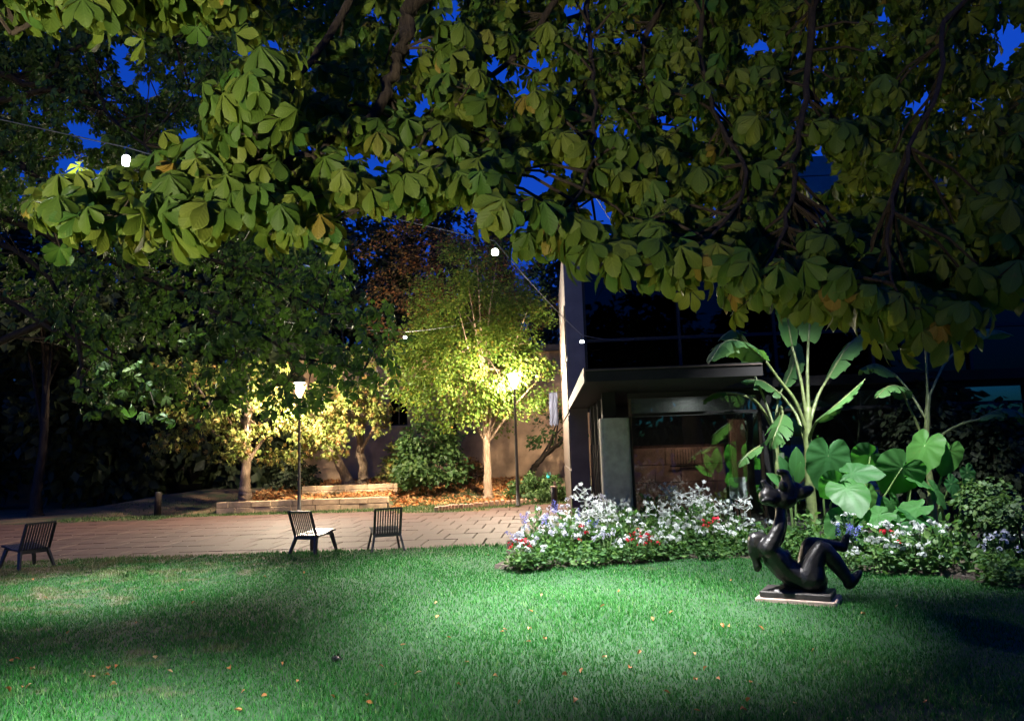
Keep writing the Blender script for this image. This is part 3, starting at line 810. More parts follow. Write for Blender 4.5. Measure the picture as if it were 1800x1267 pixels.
b1 = px(222, 274, 10.0); b2 = px(870, 438, 10.6); b4 = px(1023, 598, 17.0)
b0 = Vector((-8.6, 3.4, 5.0)); b3 = px(712, 591, 21.0)
k0 = festoon_bulb(b0, 'white bulb beyond the left edge, on the long cable', BULB_W * .3, skirt=.15, opal=True)
k1 = festoon_bulb(b1, 'white bulb hanging from a cable amid dark foliage, topmost and leftmost', BULB_W * 1.7, skirt=.225, opal=True)
k2 = festoon_bulb(b2, 'white bulb under the chestnut leaves, above the lit tree', BULB_W * 1.35, skirt=.135, opal=True)
k4 = festoon_bulb(b4, 'white bulb shining in front of the dark upper glazing', BULB_W * .2, skirt=.095, opal=True)
k3 = festoon_bulb(b3, 'small white bulb in front of the lit tree crown', BULB_W * .15, skirt=.095, opal=True)
cable('festoon_cable', 'pale cable carrying the bulbs from the left trees to the building', [(-12.0, 1.0, 5.7), k0, k1, k2, k4, B(2.3, 18.55, 4.32)])
cable('festoon_cable', 'short pale cable carrying the small bulb before the lit tree', [px(330, 545, 19.5), k3, px(858, 560, 25.2)])
b7 = Vector((-2.9, 3.3, 4.8)); b6 = Vector((0.75, 7.7, 4.6)); b8 = Vector((4.6, 9.2, 4.4))
up_e = empty('ground_uplight', (-1.4, -1.2, 0)); tag(up_e, 'small stake spotlight behind the viewer, aimed up into the chestnut', 'spotlight')
ul = MB(); ul.lathe([(.06, -.05), (.06, .02), (.022, .04), (.022, .96), (.05, .98)], 12).build('housing', M['post'], up_e, True)
n_ = 18; ul = MB(); tl = Matrix.Translation((0, 0, 1.04)) @ Matrix.Rotation(math.radians(20), 4, 'Z') @ Matrix.Rotation(math.radians(-52), 4, 'X')
ul.add([tl @ Vector((.07 * math.cos(6.2832 * k / n_), .07 * math.sin(6.2832 * k / n_), .03)) for k in range(n_)], [tuple(range(n_))]); ul.build('lens', emit('uplight_glow', (1.0, .90, .64), UP_W / (math.pi * .0154)), up_e)
ul = MB(); ul.add([tl @ Vector((r * math.cos(6.2832 * k / n_), r * math.sin(6.2832 * k / n_), z)) for r, z in ((.074, -.06), (.074, .10), (.080, .10), (.080, -.06)) for k in range(n_)], [(i * n_ + k, i * n_ + (k + 1) % n_, (i + 1) * n_ + (k + 1) % n_, (i + 1) * n_ + k) for i in range(3) for k in range(n_)]); ul.build('barrel', M['post'], up_e)
k7 = festoon_bulb(b7, 'white bulb overhead on the left, above the viewer', BULB_W * 1.9, skirt=.140)
k6 = festoon_bulb(b6, 'white bulb hidden behind the chestnut leaves above the statue', BULB_W * 2.15, skirt=.155)
k8 = festoon_bulb(b8, 'shaded bulb hidden behind dark leaves above the elephant ears', BULB_W * .85, skirt=.105, tilt=math.radians(25))
cable('festoon_cable', 'cable carrying the bulbs hidden above the chestnut leaves', [(-5.2, -3.5, 5.4), k7, k6, B(2.2, 18.25, 6.75)])
cable('festoon_cable', 'cable carrying the shaded bulb above the elephant ears', [(5.0, 2.1, 5.4), k8, B(4.6, 18.25, 6.74)])
BULBS = [np.array(b) for b in (b0, b1, b2, b3, b4, b6, b7, b8)]

def clear_of_bulbs(P, r=.55):
    k = np.ones(len(P), dtype=bool)
    for b in BULBS: k &= np.linalg.norm(P - b, axis=1) > r
    return k

# ------------------------------------------------------------------ trees
def branch(m_, pts, r0, r1, n=7, wob=0.0, sub=5, flare=0.0):
    pts = [Vector(p) for p in pts]; P = []
    for i in range(len(pts) - 1):
        a = pts[max(i - 1, 0)]; b = pts[i]; c = pts[i + 1]; d = pts[min(i + 2, len(pts) - 1)]
        for k in range(sub):
            t = k / sub
            q = 0.5 * ((2 * b) + (c - a) * t + (2 * a - 5 * b + 4 * c - d) * t * t + (-a + 3 * b - 3 * c + d) * t ** 3)
            if wob: q += Vector(rng.normal(size=3)) * wob
            P.append(q)
    P.append(pts[-1])
    R = [r0 + (r1 - r0) * (i / (len(P) - 1)) ** .8 for i in range(len(P))]
    if flare: R = [r + r0 * flare * math.exp(-max(0, P[i].z - P[0].z - .2) / .22) for i, r in enumerate(R)]
    m_.tube(P, R, n); return P

def clumped_crown(centers, radii, per, templates, size, up=0.5, out_center=None, flat=.8):
    """leaf matrices grouped by template"""
    res = []
    C = np.repeat(np.asarray(centers), per, 0); Rr = np.repeat(np.asarray(radii), per)[:, None]
    n = len(C); off = rand_dirs(n) * (rng.random((n, 1)) ** .45) * Rr; off[:, 2] *= flat
    P = C + off; P = P[clear_of_bulbs(P)]; n = len(P)
    off = P - (C.mean(0) if out_center is None else np.asarray(out_center))
    nrm = unit(off) * .7 + rand_dirs(n) * .6 + np.array((0, 0, up))
    yd = unit(off * (1, 1, .2)) * .8 + rand_dirs(n) * .7 + np.array((0, 0, -.45))
    s = size * (.7 + .6 * rng.random(n))
    which = rng.integers(0, len(templates), n)
    Mx = frames(P, yd, nrm, s)
    return [(templates[i], Mx[which == i]) for i in range(len(templates))], Mx, which

def crown_obj(name, sets, mat, parent, stuff=True):
    V, F, U, t = cat_parts([merge(T, Mx) for T, Mx in sets if len(Mx)])
    o = obj(name, mesh_np(name, V, F, mat, U, t), parent)
    if stuff: o['kind'] = 'stuff'
    return o

def ell_points(n, c, r, shell=.5):
    d = rand_dirs(n); k = (shell + (1 - shell) * rng.random((n, 1)) ** .6)
    return np.asarray(c) + d * k * np.asarray(r)

def simple_tree(name, label, cat_, base, tpts, r0, r1, bark, centers, crad, per, templates, size, mat, nlimb=10, group=None, up=.5, roots=True):
    e = empty(name, base); tag(e, label, cat_, group)
    m_ = MB(); base = Vector(base)
    tp = [Vector(p) - base for p in tpts]
    d0 = (tp[1] - tp[0]); L0 = d0.length; d0.normalize()
    tp = [tp[0] - d0 * .25, tp[0], tp[0] + d0 * min(.3, L0 * .3)] + tp[1:]
    P = branch(m_, tp, r0, r1, 12, wob=.012, flare=.22)
    m_.build('trunk', bark, e, True)
    cs = np.asarray(centers) - np.array(base)
    lim = MB(); top = P[len(P) * 2 // 3:]
    for k in range(nlimb):
        c = Vector(cs[rng.integers(len(cs))]); s = top[rng.integers(len(top))]
        md = s.lerp(c, .5) + Vector((0, 0, .15))
        branch(lim, [s, md, c], r1 * .7, r1 * .15, 6, sub=3)
    if nlimb: lim.build('limbs', bark, e, True)
    sets, _, _ = clumped_crown(np.asarray(centers), np.full(len(centers), crad) * (.7 + .6 * rng.random(len(centers))), per, templates, size, up)
    for T, Mx in sets: Mx[:, :3, 3] -= np.array(base)
    o = crown_obj('crown', sets, mat, e)
    return e

rng = np.random.default_rng(31)
# -- lit tree in the middle
tb = gnd(858, 874, .12); tb.y = 25.0; tb = px(858, 874, 25.0)
cc = px(838, 640, 25.0)
cen = np.concatenate([ell_points(125, (cc.x - .1, cc.y, 4.4), (3.0, 2.6, 2.0), .4), ell_points(90, (cc.x + .1, cc.y, 6.3), (2.4, 2.1, 2.5), .3)])
cen = cen[(cen[:, 2] > 2.4)]
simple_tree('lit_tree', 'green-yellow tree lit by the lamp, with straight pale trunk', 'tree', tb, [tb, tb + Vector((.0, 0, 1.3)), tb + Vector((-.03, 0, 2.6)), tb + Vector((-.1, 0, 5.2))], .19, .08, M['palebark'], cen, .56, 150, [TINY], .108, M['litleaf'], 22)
rng = np.random.default_rng(32)
# -- small chestnuts by the left lamp
def chest_small(label, base, tpts, r0, boxes, per, n, size=.30):
    cen = np.concatenate([np.array([px(u + (rng.random() - .5) * w, v + (rng.random() - .5) * h, d + (rng.random() - .5) * dd) for _ in range(k)]) for u, v, w, h, d, dd, k in boxes])
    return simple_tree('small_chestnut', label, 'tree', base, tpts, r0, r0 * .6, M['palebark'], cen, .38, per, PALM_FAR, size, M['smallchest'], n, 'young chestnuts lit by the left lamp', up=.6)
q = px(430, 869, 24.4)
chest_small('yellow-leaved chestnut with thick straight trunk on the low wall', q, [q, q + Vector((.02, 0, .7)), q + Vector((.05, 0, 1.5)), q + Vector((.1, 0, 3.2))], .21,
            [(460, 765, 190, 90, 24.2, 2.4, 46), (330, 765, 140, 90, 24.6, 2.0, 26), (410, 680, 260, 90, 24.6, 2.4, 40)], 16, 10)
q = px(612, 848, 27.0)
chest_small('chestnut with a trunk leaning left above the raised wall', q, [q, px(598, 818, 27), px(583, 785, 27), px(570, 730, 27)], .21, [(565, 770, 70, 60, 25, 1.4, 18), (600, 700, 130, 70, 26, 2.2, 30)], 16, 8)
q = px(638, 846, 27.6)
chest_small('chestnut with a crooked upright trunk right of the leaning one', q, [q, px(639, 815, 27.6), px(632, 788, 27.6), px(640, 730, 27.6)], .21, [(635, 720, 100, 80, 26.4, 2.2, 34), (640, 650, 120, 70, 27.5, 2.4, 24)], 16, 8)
# -- leaning dark tree at the right of the bank
q = px(930, 842, 28.0)
cen = np.array([px(u, v, 28.5) for u, v in ((985, 770), (1000, 740), (960, 760), (940, 775), (985, 730), (955, 735), (1010, 760))])
simple_tree('leaning_tree', 'dark bent tree leaning right against the stucco wall', 'tree', q, [q, px(940, 820, 28), px(958, 800, 28), px(985, 778, 28)], .17, .08, M['bark'], cen, .5, 60, [TINY], .16, M['shrub'], 4)
rng = np.random.default_rng(33)
# -- copper tree and tall dark trees behind
q = Vector((-2.6, 30.0, .4))
cen = ell_points(130, (-2.3, 30.0, 8.4), (4.2, 1.6, 3.8), .3)
simple_tree('copper_tree', 'tall sparse tree with rusty autumn leaves behind the lit tree', 'tree', q, [q, q + Vector((.2, 0, 3)), q + Vector((0, 0, 6)), q + Vector((.3, 0, 9.5))], .22, .07, M['bark'], cen, .6, 80, [TINY], .145, M['copper'], 20)
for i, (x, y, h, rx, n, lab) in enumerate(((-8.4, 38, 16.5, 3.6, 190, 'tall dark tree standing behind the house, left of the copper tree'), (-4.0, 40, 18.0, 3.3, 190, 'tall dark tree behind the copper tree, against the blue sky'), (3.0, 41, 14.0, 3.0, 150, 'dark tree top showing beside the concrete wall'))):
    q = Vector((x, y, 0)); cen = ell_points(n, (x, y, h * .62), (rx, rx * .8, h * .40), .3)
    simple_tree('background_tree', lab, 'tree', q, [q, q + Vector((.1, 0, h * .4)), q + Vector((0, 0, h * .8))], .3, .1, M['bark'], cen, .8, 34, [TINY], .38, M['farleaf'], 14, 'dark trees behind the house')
# conifer
q = Vector((-.55, 39, 0)); lay = []
for k in range(220):
    z = 2 + 13.6 * rng.random() ** .9; r = (15.8 - z) * .13 * (.4 + .6 * rng.random()); a = rng.random() * 6.28
    lay.append((q.x + r * math.cos(a), q.y + r * math.sin(a), z))
simple_tree('conifer', 'narrow dark conifer rising above the lit tree', 'tree', q, [q, q + Vector((0, 0, 8)), q + Vector((0, 0, 15.8))], .22, .03, M['bark'], lay, .38, 34, [TINY], .24, M['farleaf'], 10)
# big shaded trees closing the left background
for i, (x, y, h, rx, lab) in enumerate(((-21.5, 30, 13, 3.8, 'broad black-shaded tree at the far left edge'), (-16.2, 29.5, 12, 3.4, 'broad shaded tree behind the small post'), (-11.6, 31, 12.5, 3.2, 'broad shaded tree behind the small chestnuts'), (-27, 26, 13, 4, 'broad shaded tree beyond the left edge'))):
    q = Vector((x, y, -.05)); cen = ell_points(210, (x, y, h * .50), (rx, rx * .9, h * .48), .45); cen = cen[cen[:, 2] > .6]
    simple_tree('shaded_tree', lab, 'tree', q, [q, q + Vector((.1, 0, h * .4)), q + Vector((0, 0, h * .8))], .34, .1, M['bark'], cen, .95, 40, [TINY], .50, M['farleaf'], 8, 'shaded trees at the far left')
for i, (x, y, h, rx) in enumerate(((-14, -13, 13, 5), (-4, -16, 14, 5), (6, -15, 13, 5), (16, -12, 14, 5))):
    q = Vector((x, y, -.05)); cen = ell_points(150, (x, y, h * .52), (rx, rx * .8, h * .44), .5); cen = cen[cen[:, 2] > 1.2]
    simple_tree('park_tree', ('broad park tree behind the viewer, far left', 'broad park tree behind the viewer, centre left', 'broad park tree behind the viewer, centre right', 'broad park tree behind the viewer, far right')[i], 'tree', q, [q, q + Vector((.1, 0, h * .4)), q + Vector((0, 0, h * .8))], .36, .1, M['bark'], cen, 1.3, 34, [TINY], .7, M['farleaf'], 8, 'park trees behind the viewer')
q = gnd(62, 905)
simple_tree('dim_tree', 'dimly seen bare trunk beyond the paving at the far left', 'tree', q, [q, q + Vector((.05, 0, 1.2)), q + Vector((.2, 0, 3)), q + Vector((.1, 0, 6))], .26, .1, M['bark'], ell_points(70, (q.x, q.y, 7.0), (3.0, 2.4, 1.8)), .7, 40, [TINY], .35, M['farleaf'], 8)
q = gnd(277, 903); e = empty('wooden_post', q); tag(e, 'short dark wooden post standing at the back edge of the paving', 'post')
MB().tube([(0, 0, -.1), (0, 0, .3), (.02, 0, .66)], [.11, .105, .10], 10).build('post_body', M['bark'], e, True)
MB().lathe([(.102, .655), (.09, .69), (.02, .70)], 10).build('post_cap', M['post'], e)

# -- shrubs on the bank
def shrub(name, label, base, centers, crad, per, T, size, mat, group=None, up=.5):
    base = Vector(base); e = empty(name, base); tag(e, label, 'shrub', group)
    st = MB(); cs = np.asarray(centers)
    for c in cs[::max(1, len(cs) // 9)]:
        c = Vector(c) - base; branch(st, [Vector((0, 0, -.05)), c * .5 + Vector((0, 0, .05)), c], .022, .006, 5, sub=2)
    st.build('stems', M['bark'], e)
    sets, _, _ = clumped_crown(cs, np.full(len(cs), crad), per, T, size, up)
    for _, Mx in sets: Mx[:, :3, 3] -= np.array(base)
    crown_obj('foliage', sets, mat, e)
    return e
def dome(u0, u1, v0, v1, d, n, depth=1.2):
    a, b = px(u0, v1, d), px(u1, v0, d); c = ((a.x + b.x) / 2, d, a.z); r = ((b.x - a.x) / 2, depth, b.z - a.z)
    P = ell_points(n, c, r, .5); P[:, 2] = c[2] + np.abs(P[:, 2] - c[2]); return P, Vector((c[0], d, a.z - .03))
C_, q = dome(700, 812, 735, 850, 26.0, 70); shrub('evergreen_shrub', 'large dark green shrub left of the lit trunk', q, C_, .38, 60, [TINY], .17, M['shrub'])
C_, q = dome(668, 720, 770, 845, 28.0, 30); shrub('pale_shrub', 'greyish shrub between the crooked trunk and the dark shrub', q, C_, .32, 50, [TINY], .13, M['smallchest'])
C_, q = dome(890, 1000, 832, 874, 24.3, 50, .9); shrub('low_shrub', 'low spreading green shrub behind the kerb and ash bin', q, C_, .22, 70, [TINY], .10, M['shrub'])
C_, q = dome(800, 850, 800, 850, 28.5, 20); shrub('brown_shrub', 'small dark shrub in shadow behind the lit trunk', q, C_, .3, 40, [TINY], .14, M['copper'])
C_, q = dome(470, 560, 800, 860, 27.5, 30); shrub('ivy_shrub', 'dark ivy shrub behind the left lamp post', q, C_, .32, 50, [TINY], .16, M['farleaf'])

rng = np.random.default_rng(34)
# -- dark crown at the left, middle distance
def inside(poly, u, v):
    c = False; n = len(poly)
    for i in range(n):
        x1, y1 = poly[i]; x2, y2 = poly[(i + 1) % n]
        if (y1 > v) != (y2 > v) and u < (x2 - x1) * (v - y1) / (y2 - y1) + x1: c = not c
    return c
POLY = [(-160, 545), (50, 530), (120, 590), (150, 640), (135, 690), (250, 745), (320, 715), (400, 715), (470, 720), (560, 700), (630, 675), (690, 640), (680, 570), (620, 480), (560, 420), (500, 340), (450, 200), (420, 40), (400, -80), (-160, -80)]
HOLES_L = [(528, 672, 16), (345, 618, 9), (300, 628, 12), (358, 680, 12), (213, 90, 16), (222, 122, 14), (262, 153, 18), (141, 222, 16), (163, 245, 12), (130, 305, 20), (176, 312, 18), (70, 340, 14), (30, 428, 26), (8, 415, 14), (330, 230, 10), (120, 285, 12), (395, 172, 8), (90, 420, 10), (60, 375, 12), (180, 500, 8), (195, 525, 8)]
cl = []
while len(cl) < 780:
    u = -160 + 880 * rng.random(); v = -80 + 840 * rng.random()
    if not inside(POLY, u, v): continue
    if any((u - a) ** 2 + (v - b) ** 2 < (r + 9) ** 2 for a, b, r in HOLES_L): continue
    cl.append(px(u, v, 10.8 + 4.4 * rng.random()))
for _ in range(900):
    u = -160 + 640 * rng.random(); v = -80 + 440 * rng.random()
    if not inside(POLY, u, v) or any((u - a) ** 2 + (v - b) ** 2 < (r + 7) ** 2 for a, b, r in HOLES_L): continue
    cl.append(px(u, v, 13 + 4 * rng.random()))
tb = Vector((-10.4, 12.6, 0))
lt = empty('dark_maple', tb); tag(lt, 'large dark leafy tree crown hanging over the paving at left', 'tree')
m_ = MB(); m_.tube([(0, 0, -.2), (0, 0, .1), (0, 0, .8)], [.5, .42, .34], 12)
TP = branch(m_, [(0, 0, 0), (.1, 0, 2), (.3, 0, 4), (.5, 0, 6.5), (.7, .1, 9)], .34, .14, 12, wob=.015); m_.build('trunk', M['bark'], lt, True)
lm = MB(); LP = []
for pts in ([(-60, 500, 12.4), (60, 560, 12), (140, 600, 11.8), (250, 660, 11.8)], [(-40, 420, 12.4), (40, 450, 12), (140, 560, 12), (230, 640, 12)], [(-30, 380, 12.4), (150, 440, 12.2), (330, 520, 12), (520, 620, 12), (640, 650, 12)],
            [(-40, 250, 12.4), (100, 330, 12.4), (300, 420, 12), (480, 500, 12), (600, 580, 11.6)], [(-40, 120, 12.4), (60, 150, 12), (150, 75, 12), (330, 60, 12.2)], [(0, 180, 12), (150, 160, 12), (200, 210, 11.6), (330, 330, 11)], [(100, 560, 12), (140, 640, 11.6), (140, 680, 11.4)]):
    w = [px(*p) - tb for p in pts]; z0 = min(max(w[0].z - .8, 1.5), 8.5)
    LP += branch(lm, [Vector((.4, 0, z0))] + w, .085, .012, 7, wob=.03)
LPn = np.array([tuple(p) for p in LP])
tw = MB()
for c in cl[::2]:
    c = c - tb; k = np.argmin(np.linalg.norm(LPn - np.array(c), axis=1)); s = Vector(LPn[k])
    if (c - s).length < 2.2: tw.tube([s, s.lerp(c, .5) + Vector((0, 0, .06)), c], [.014, .010, .005], 4, cap=False)
lm.build('limbs', M['bark'], lt, True); tw.build('twigs', M['bark'], lt)
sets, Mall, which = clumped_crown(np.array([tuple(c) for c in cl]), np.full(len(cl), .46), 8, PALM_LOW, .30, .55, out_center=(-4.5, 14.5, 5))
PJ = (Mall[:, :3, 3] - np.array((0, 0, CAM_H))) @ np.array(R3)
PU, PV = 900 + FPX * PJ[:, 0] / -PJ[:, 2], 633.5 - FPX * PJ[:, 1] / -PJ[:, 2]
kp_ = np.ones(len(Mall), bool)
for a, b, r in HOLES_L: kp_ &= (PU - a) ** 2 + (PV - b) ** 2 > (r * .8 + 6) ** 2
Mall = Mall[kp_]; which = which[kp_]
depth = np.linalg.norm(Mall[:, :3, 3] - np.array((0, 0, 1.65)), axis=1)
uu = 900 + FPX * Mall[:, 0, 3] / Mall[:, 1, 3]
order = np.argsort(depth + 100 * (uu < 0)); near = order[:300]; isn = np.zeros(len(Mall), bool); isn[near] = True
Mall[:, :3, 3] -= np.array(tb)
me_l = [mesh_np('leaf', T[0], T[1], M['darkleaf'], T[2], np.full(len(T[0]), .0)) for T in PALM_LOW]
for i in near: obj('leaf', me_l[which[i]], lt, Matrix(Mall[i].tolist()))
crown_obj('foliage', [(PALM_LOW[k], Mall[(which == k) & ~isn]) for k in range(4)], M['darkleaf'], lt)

rng = np.random.default_rng(35)
# -- overhanging horse chestnut in the foreground
LBU = [0, 60, 80, 150, 250, 330, 430, 500, 540, 575, 600, 690, 750, 850, 900, 960, 1010, 1050, 1110, 1200, 1290, 1330, 1400, 1500, 1560, 1690, 1710, 1800, 1900]
LBV = [150, 190, 440, 455, 455, 460, 420, 440, 510, 430, 385, 425, 400, 390, 440, 480, 480, 515, 520, 550, 520, 585, 590, 580, 630, 635, 570, 540, 540]
UBU = [0, 80, 150, 250, 350, 420, 470]; UBV = [90, 370, 330, 295, 270, 170, -60]
HOLES = [(222, 274, 34), (160, 225, 20), (870, 438, 30), (870, 130, 26), (942, 112, 14), (915, 165, 12), (738, 195, 22), (722, 110, 9), (740, 268, 22), (662, 300, 28), (945, 320, 28), (915, 335, 16), (1045, 375, 34), (1065, 405, 20), (1325, 90, 16), (1272, 203, 12), (1785, 70, 30), (1460, 170, 9), (1632, 180, 12), (1180, 225, 14), (545, 275, 14), (620, 280, 12), (1000, 300, 9), (795, 12, 8), (1100, 70, 8), (1440, 310, 40), (1435, 380, 30), (1130, 80, 7), (760, 340, 10)]
tb = Vector((4.9, 2.0, 0))
ct = empty('horse_chestnut', tb); tag(ct, 'horse chestnut with broad leaves overhanging the lawn from above', 'tree')
m_ = MB(); m_.tube([(0, 0, -.2), (0, 0, .1), (0, 0, .9)], [.62, .5, .4], 14)
branch(m_, [(0, 0, 0), (.05, 0, 1.5), (-.05, .1, 3.2), (-.2, .3, 5.2), (-.5, .6, 8)], .40, .2, 14, wob=.015); m_.build('trunk', M['bark'], ct, True)
lm = MB(); LP = []
T0 = tb + Vector((-.1, .2, 4.0)); T1 = tb + Vector((-.15, .25, 4.6))
def limb(pts, r0, r1):
    global LP
    LP += branch(lm, [p - tb for p in pts], r0, r1, 8, wob=.008)
A1 = px(1500, -170, 4.4); A2 = px(1100, -130, 4.2); A3 = px(765, -20, 3.6)
limb([T0, A1, A2, A3, px(712, 70, 3.45), px(690, 130, 3.4), px(655, 205, 3.3), px(600, 235, 3.2)], .075, .018)
limb([px(655, 205, 3.3), px(560, 262, 3.1), px(480, 296, 3.0), px(330, 345, 2.9), px(230, 380, 2.8), px(130, 410, 2.75)], .018, .006)
limb([A2, px(1000, -40, 4.0), px(930, 70, 3.9), px(820, 170, 3.6), px(745, 290, 3.2), px(700, 360, 2.8)], .028, .005)
limb([A2, px(1035, -30, 4), px(1040, 90, 3.8), px(1046, 190, 3.5), px(1040, 280, 3.2), px(985, 400, 2.7)], .022, .004)
limb([A1, px(1440, -20, 3.9), px(1418, 150, 3.6), px(1405, 260, 3.3), px(1385, 380, 3.0), px(1345, 480, 2.7)], .028, .005)
limb([T1, px(1780, -60, 3.4), px(1650, 150, 3.1), px(1580, 320, 2.8), px(1560, 450, 2.6), px(1600, 560, 2.5)], .016, .004)
limb([A1, px(1290, -80, 4.1), px(1230, 60, 3.9), px(1255, 200, 3.6), px(1310, 310, 3.2), px(1250, 420, 2.8), px(1160, 450, 2.6)], .022, .004)
limb([A3, px(600, -70, 3.2), px(430, -40, 2.9), px(280, -20, 2.7), px(130, -10, 2.6), px(20, 60, 2.6)], .035, .008)
limb([A3, px(640, -30, 3.4), px(560, 90, 3.2), px(500, 170, 3.0), px(440, 190, 2.9)], .03, .006)
limb([A2, px(1170, -40, 4.2), px(1130, 90, 4.2), px(1150, 190, 4.0), px(1110, 330, 3.4)], .03, .006)
limb([T1, A1 + Vector((0, 2.0, .6)), A2 + Vector((0, 2.4, .9)), A3 + Vector((-.4, 2.6, 1.0))], .08, .02)
lm.build('limbs', M['bark'], ct, True)
LPn = np.array([tuple(p) for p in LP])
leafM = []; leafD = []; tw = MB(); tries = 0; nclus = 0
def add_cluster(u, v, d, nl, size):
    global nclus
    c = px(u, v, d)
    if not clear_of_bulbs(np.array([tuple(c)]), .75)[0]: return
    cl_ = c - tb; k = np.argmin(np.linalg.norm(LPn - np.array(cl_), axis=1)); s = Vector(LPn[k])
    md = s.lerp(cl_, .55) + Vector((0, 0, .10 * (cl_ - s).length))
    if (cl_ - s).length < .5: tw.tube([s, md, cl_], [.008, .006, .0045], 5, cap=False)
    az0 = rng.random() * 6.28; nclus += 1
    for j in range(nl):
        az = az0 + j * 2.4 + rng.normal() * .3
        pd = np.array((math.cos(az), math.sin(az) * .75 - .45, .25 + .3 * rng.normal())); pd = pd / np.linalg.norm(pd)
        Ls = size * (.75 + .5 * rng.random())
        pos = np.array(tuple(c)) + pd * (.06 + .09 * rng.random())
        for _ in range(1):
            a, b, dd = to_px(pos + np.array((0, 0, -.3 * Ls)))
        if any((a - hu) ** 2 + (b - hv) ** 2 < (hr * .7 + .16 * Ls / dd * FPX) ** 2 for hu, hv, hr in HOLES): continue
        yd = pd * .55 + np.array((0, 0, -.85)) + rng.normal(size=3) * .22
        nr = np.array((pd[0], pd[1], .45)) + rng.normal(size=3) * .25
        tw.tube([cl_, Vector(pos) - tb], [.0028, .0022], 4, cap=False)
        leafM.append(frames(pos[None], yd[None], nr[None], Ls)[0]); leafD.append(dd - (100 if -40 < a < 1840 and b > -60 else 0) + (0 if rng.random() < .6 else 3))
while nclus < 1300 and tries < 12000:
    tries += 1
    u = -60 + 1960 * rng.random(); v = -130 + 770 * rng.random()
    lb = np.interp(u, LBU, LBV); ub = np.interp(u, UBU, UBV)
    if v > lb - 62: continue
    if u < 470 and v < ub and not (v < 25 + 20 * rng.random()): continue
    if any((u - a) ** 2 + (v - b) ** 2 < (r * .7 + 10) ** 2 for a, b, r in HOLES): continue
    f = np.clip((lb - v) / 450, 0, 1)
    if u < 470: d = 2.5 + 0.7 * rng.random()
    else: d = 2.45 + 2.9 * f * (.35 + .65 * rng.random()) + .6 * rng.random()
    add_cluster(u, v, d, 5 + rng.integers(0, 3), .165 if rng.random() < .6 else .205)
# hanging lower fringe
for u in range(60, 1780, 36):
    lb = np.interp(u, LBU, LBV)
    if u < 80: continue
    add_cluster(u + rng.normal() * 8, lb - 70 + rng.normal() * 10, 2.45 + .45 * rng.random(), 6, .195)
# deeper layer of the crown
for _ in range(1200):
    u = 440 + 1460 * rng.random(); v = -160 + 560 * rng.random()
    if v > np.interp(u, LBU, LBV) - 90: continue
    if any((u - a) ** 2 + (v - b) ** 2 < (r * .7 + 8) ** 2 for a, b, r in HOLES): continue
    add_cluster(u, v, 4.6 + 2.6 * rng.random(), 6, .20)
tw.build('twigs', M['bark'], ct)
leafM = np.array(leafM); leafD = np.array(leafD)
leafM[:, :3, 3] -= np.array(tb)
order = np.argsort(leafD); which = rng.integers(0, len(PALM), len(leafM))
me_p = [mesh_np('leaf', T[0], T[1], M['chestnut'], T[2], np.zeros(len(T[0])), smooth=True) for T in PALM]
for i in order[:300]: obj('leaf', me_p[which[i]], ct, Matrix(leafM[i].tolist()))
isn = np.zeros(len(leafM), bool); isn[order[:300]] = True
dist = np.linalg.norm(leafM[:, :3, 3] + np.array(tb) - np.array((0, 0, 1.65)), axis=1)
sets = [(PALM[k], leafM[(which == k) & ~isn & (dist < 4.2)]) for k in range(len(PALM))] + [(PALM_LOW[k], leafM[(which % 4 == k) & ~isn & (dist >= 4.2)]) for k in range(4)]
V, F, U, t = cat_parts([merge(T, Mx) for T, Mx in sets if len(Mx)])
o = obj('foliage', mesh_np('foliage', V, F, M['chestnut'], U, t, smooth=True), ct); o['kind'] = 'stuff'
print('chestnut leaves', len(leafM))
# ------------------------------------------------------------------ flower bed
rng = np.random.default_rng(41)
bx = np.linspace(BX[0] - .02, BX[-1] + 3.0, 60)
V = []; F = []
for i, x in enumerate(bx):
    y0 = float(bed_y(x)); y1 = 13.4
    xl = BX[0]
    V += [(x, y0, -.01), (x, y0 + .12, .05), (max(x, xl + 1.25 * min(1, max(0, (y1 - BY[0]) / 3))) if i == 0 else x, y1, .07)]
for i in range(len(bx) - 1):
    for k in (0, 1): F.append((i * 3 + k, (i + 1) * 3 + k, (i + 1) * 3 + k + 1, i * 3 + k + 1))
mb = MB(); mb.add(V, F); tag(mb.build('flower_bed_soil', M['soil']), kind='structure')

def fan_flower(n, r, cup, seed):
    V = [(0, 0, 0)]; F = []; U = [(0, 0)]
    for k in range(n):
        a = 2 * math.pi * k / n; w = math.pi / n * .9
        V += [(r * .75 * math.cos(a - w), r * .75 * math.sin(a - w), cup * .7), (r * math.cos(a), r * math.sin(a), cup), (r * .75 * math.cos(a + w), r * .75 * math.sin(a + w), cup * .7)]
        U += [(0, .5)] * 3; b = 1 + 3 * k; F += [(0, b, b + 1), (0, b + 1, b + 2)]
    return np.array(V, float), np.array(F), np.array(U, float)

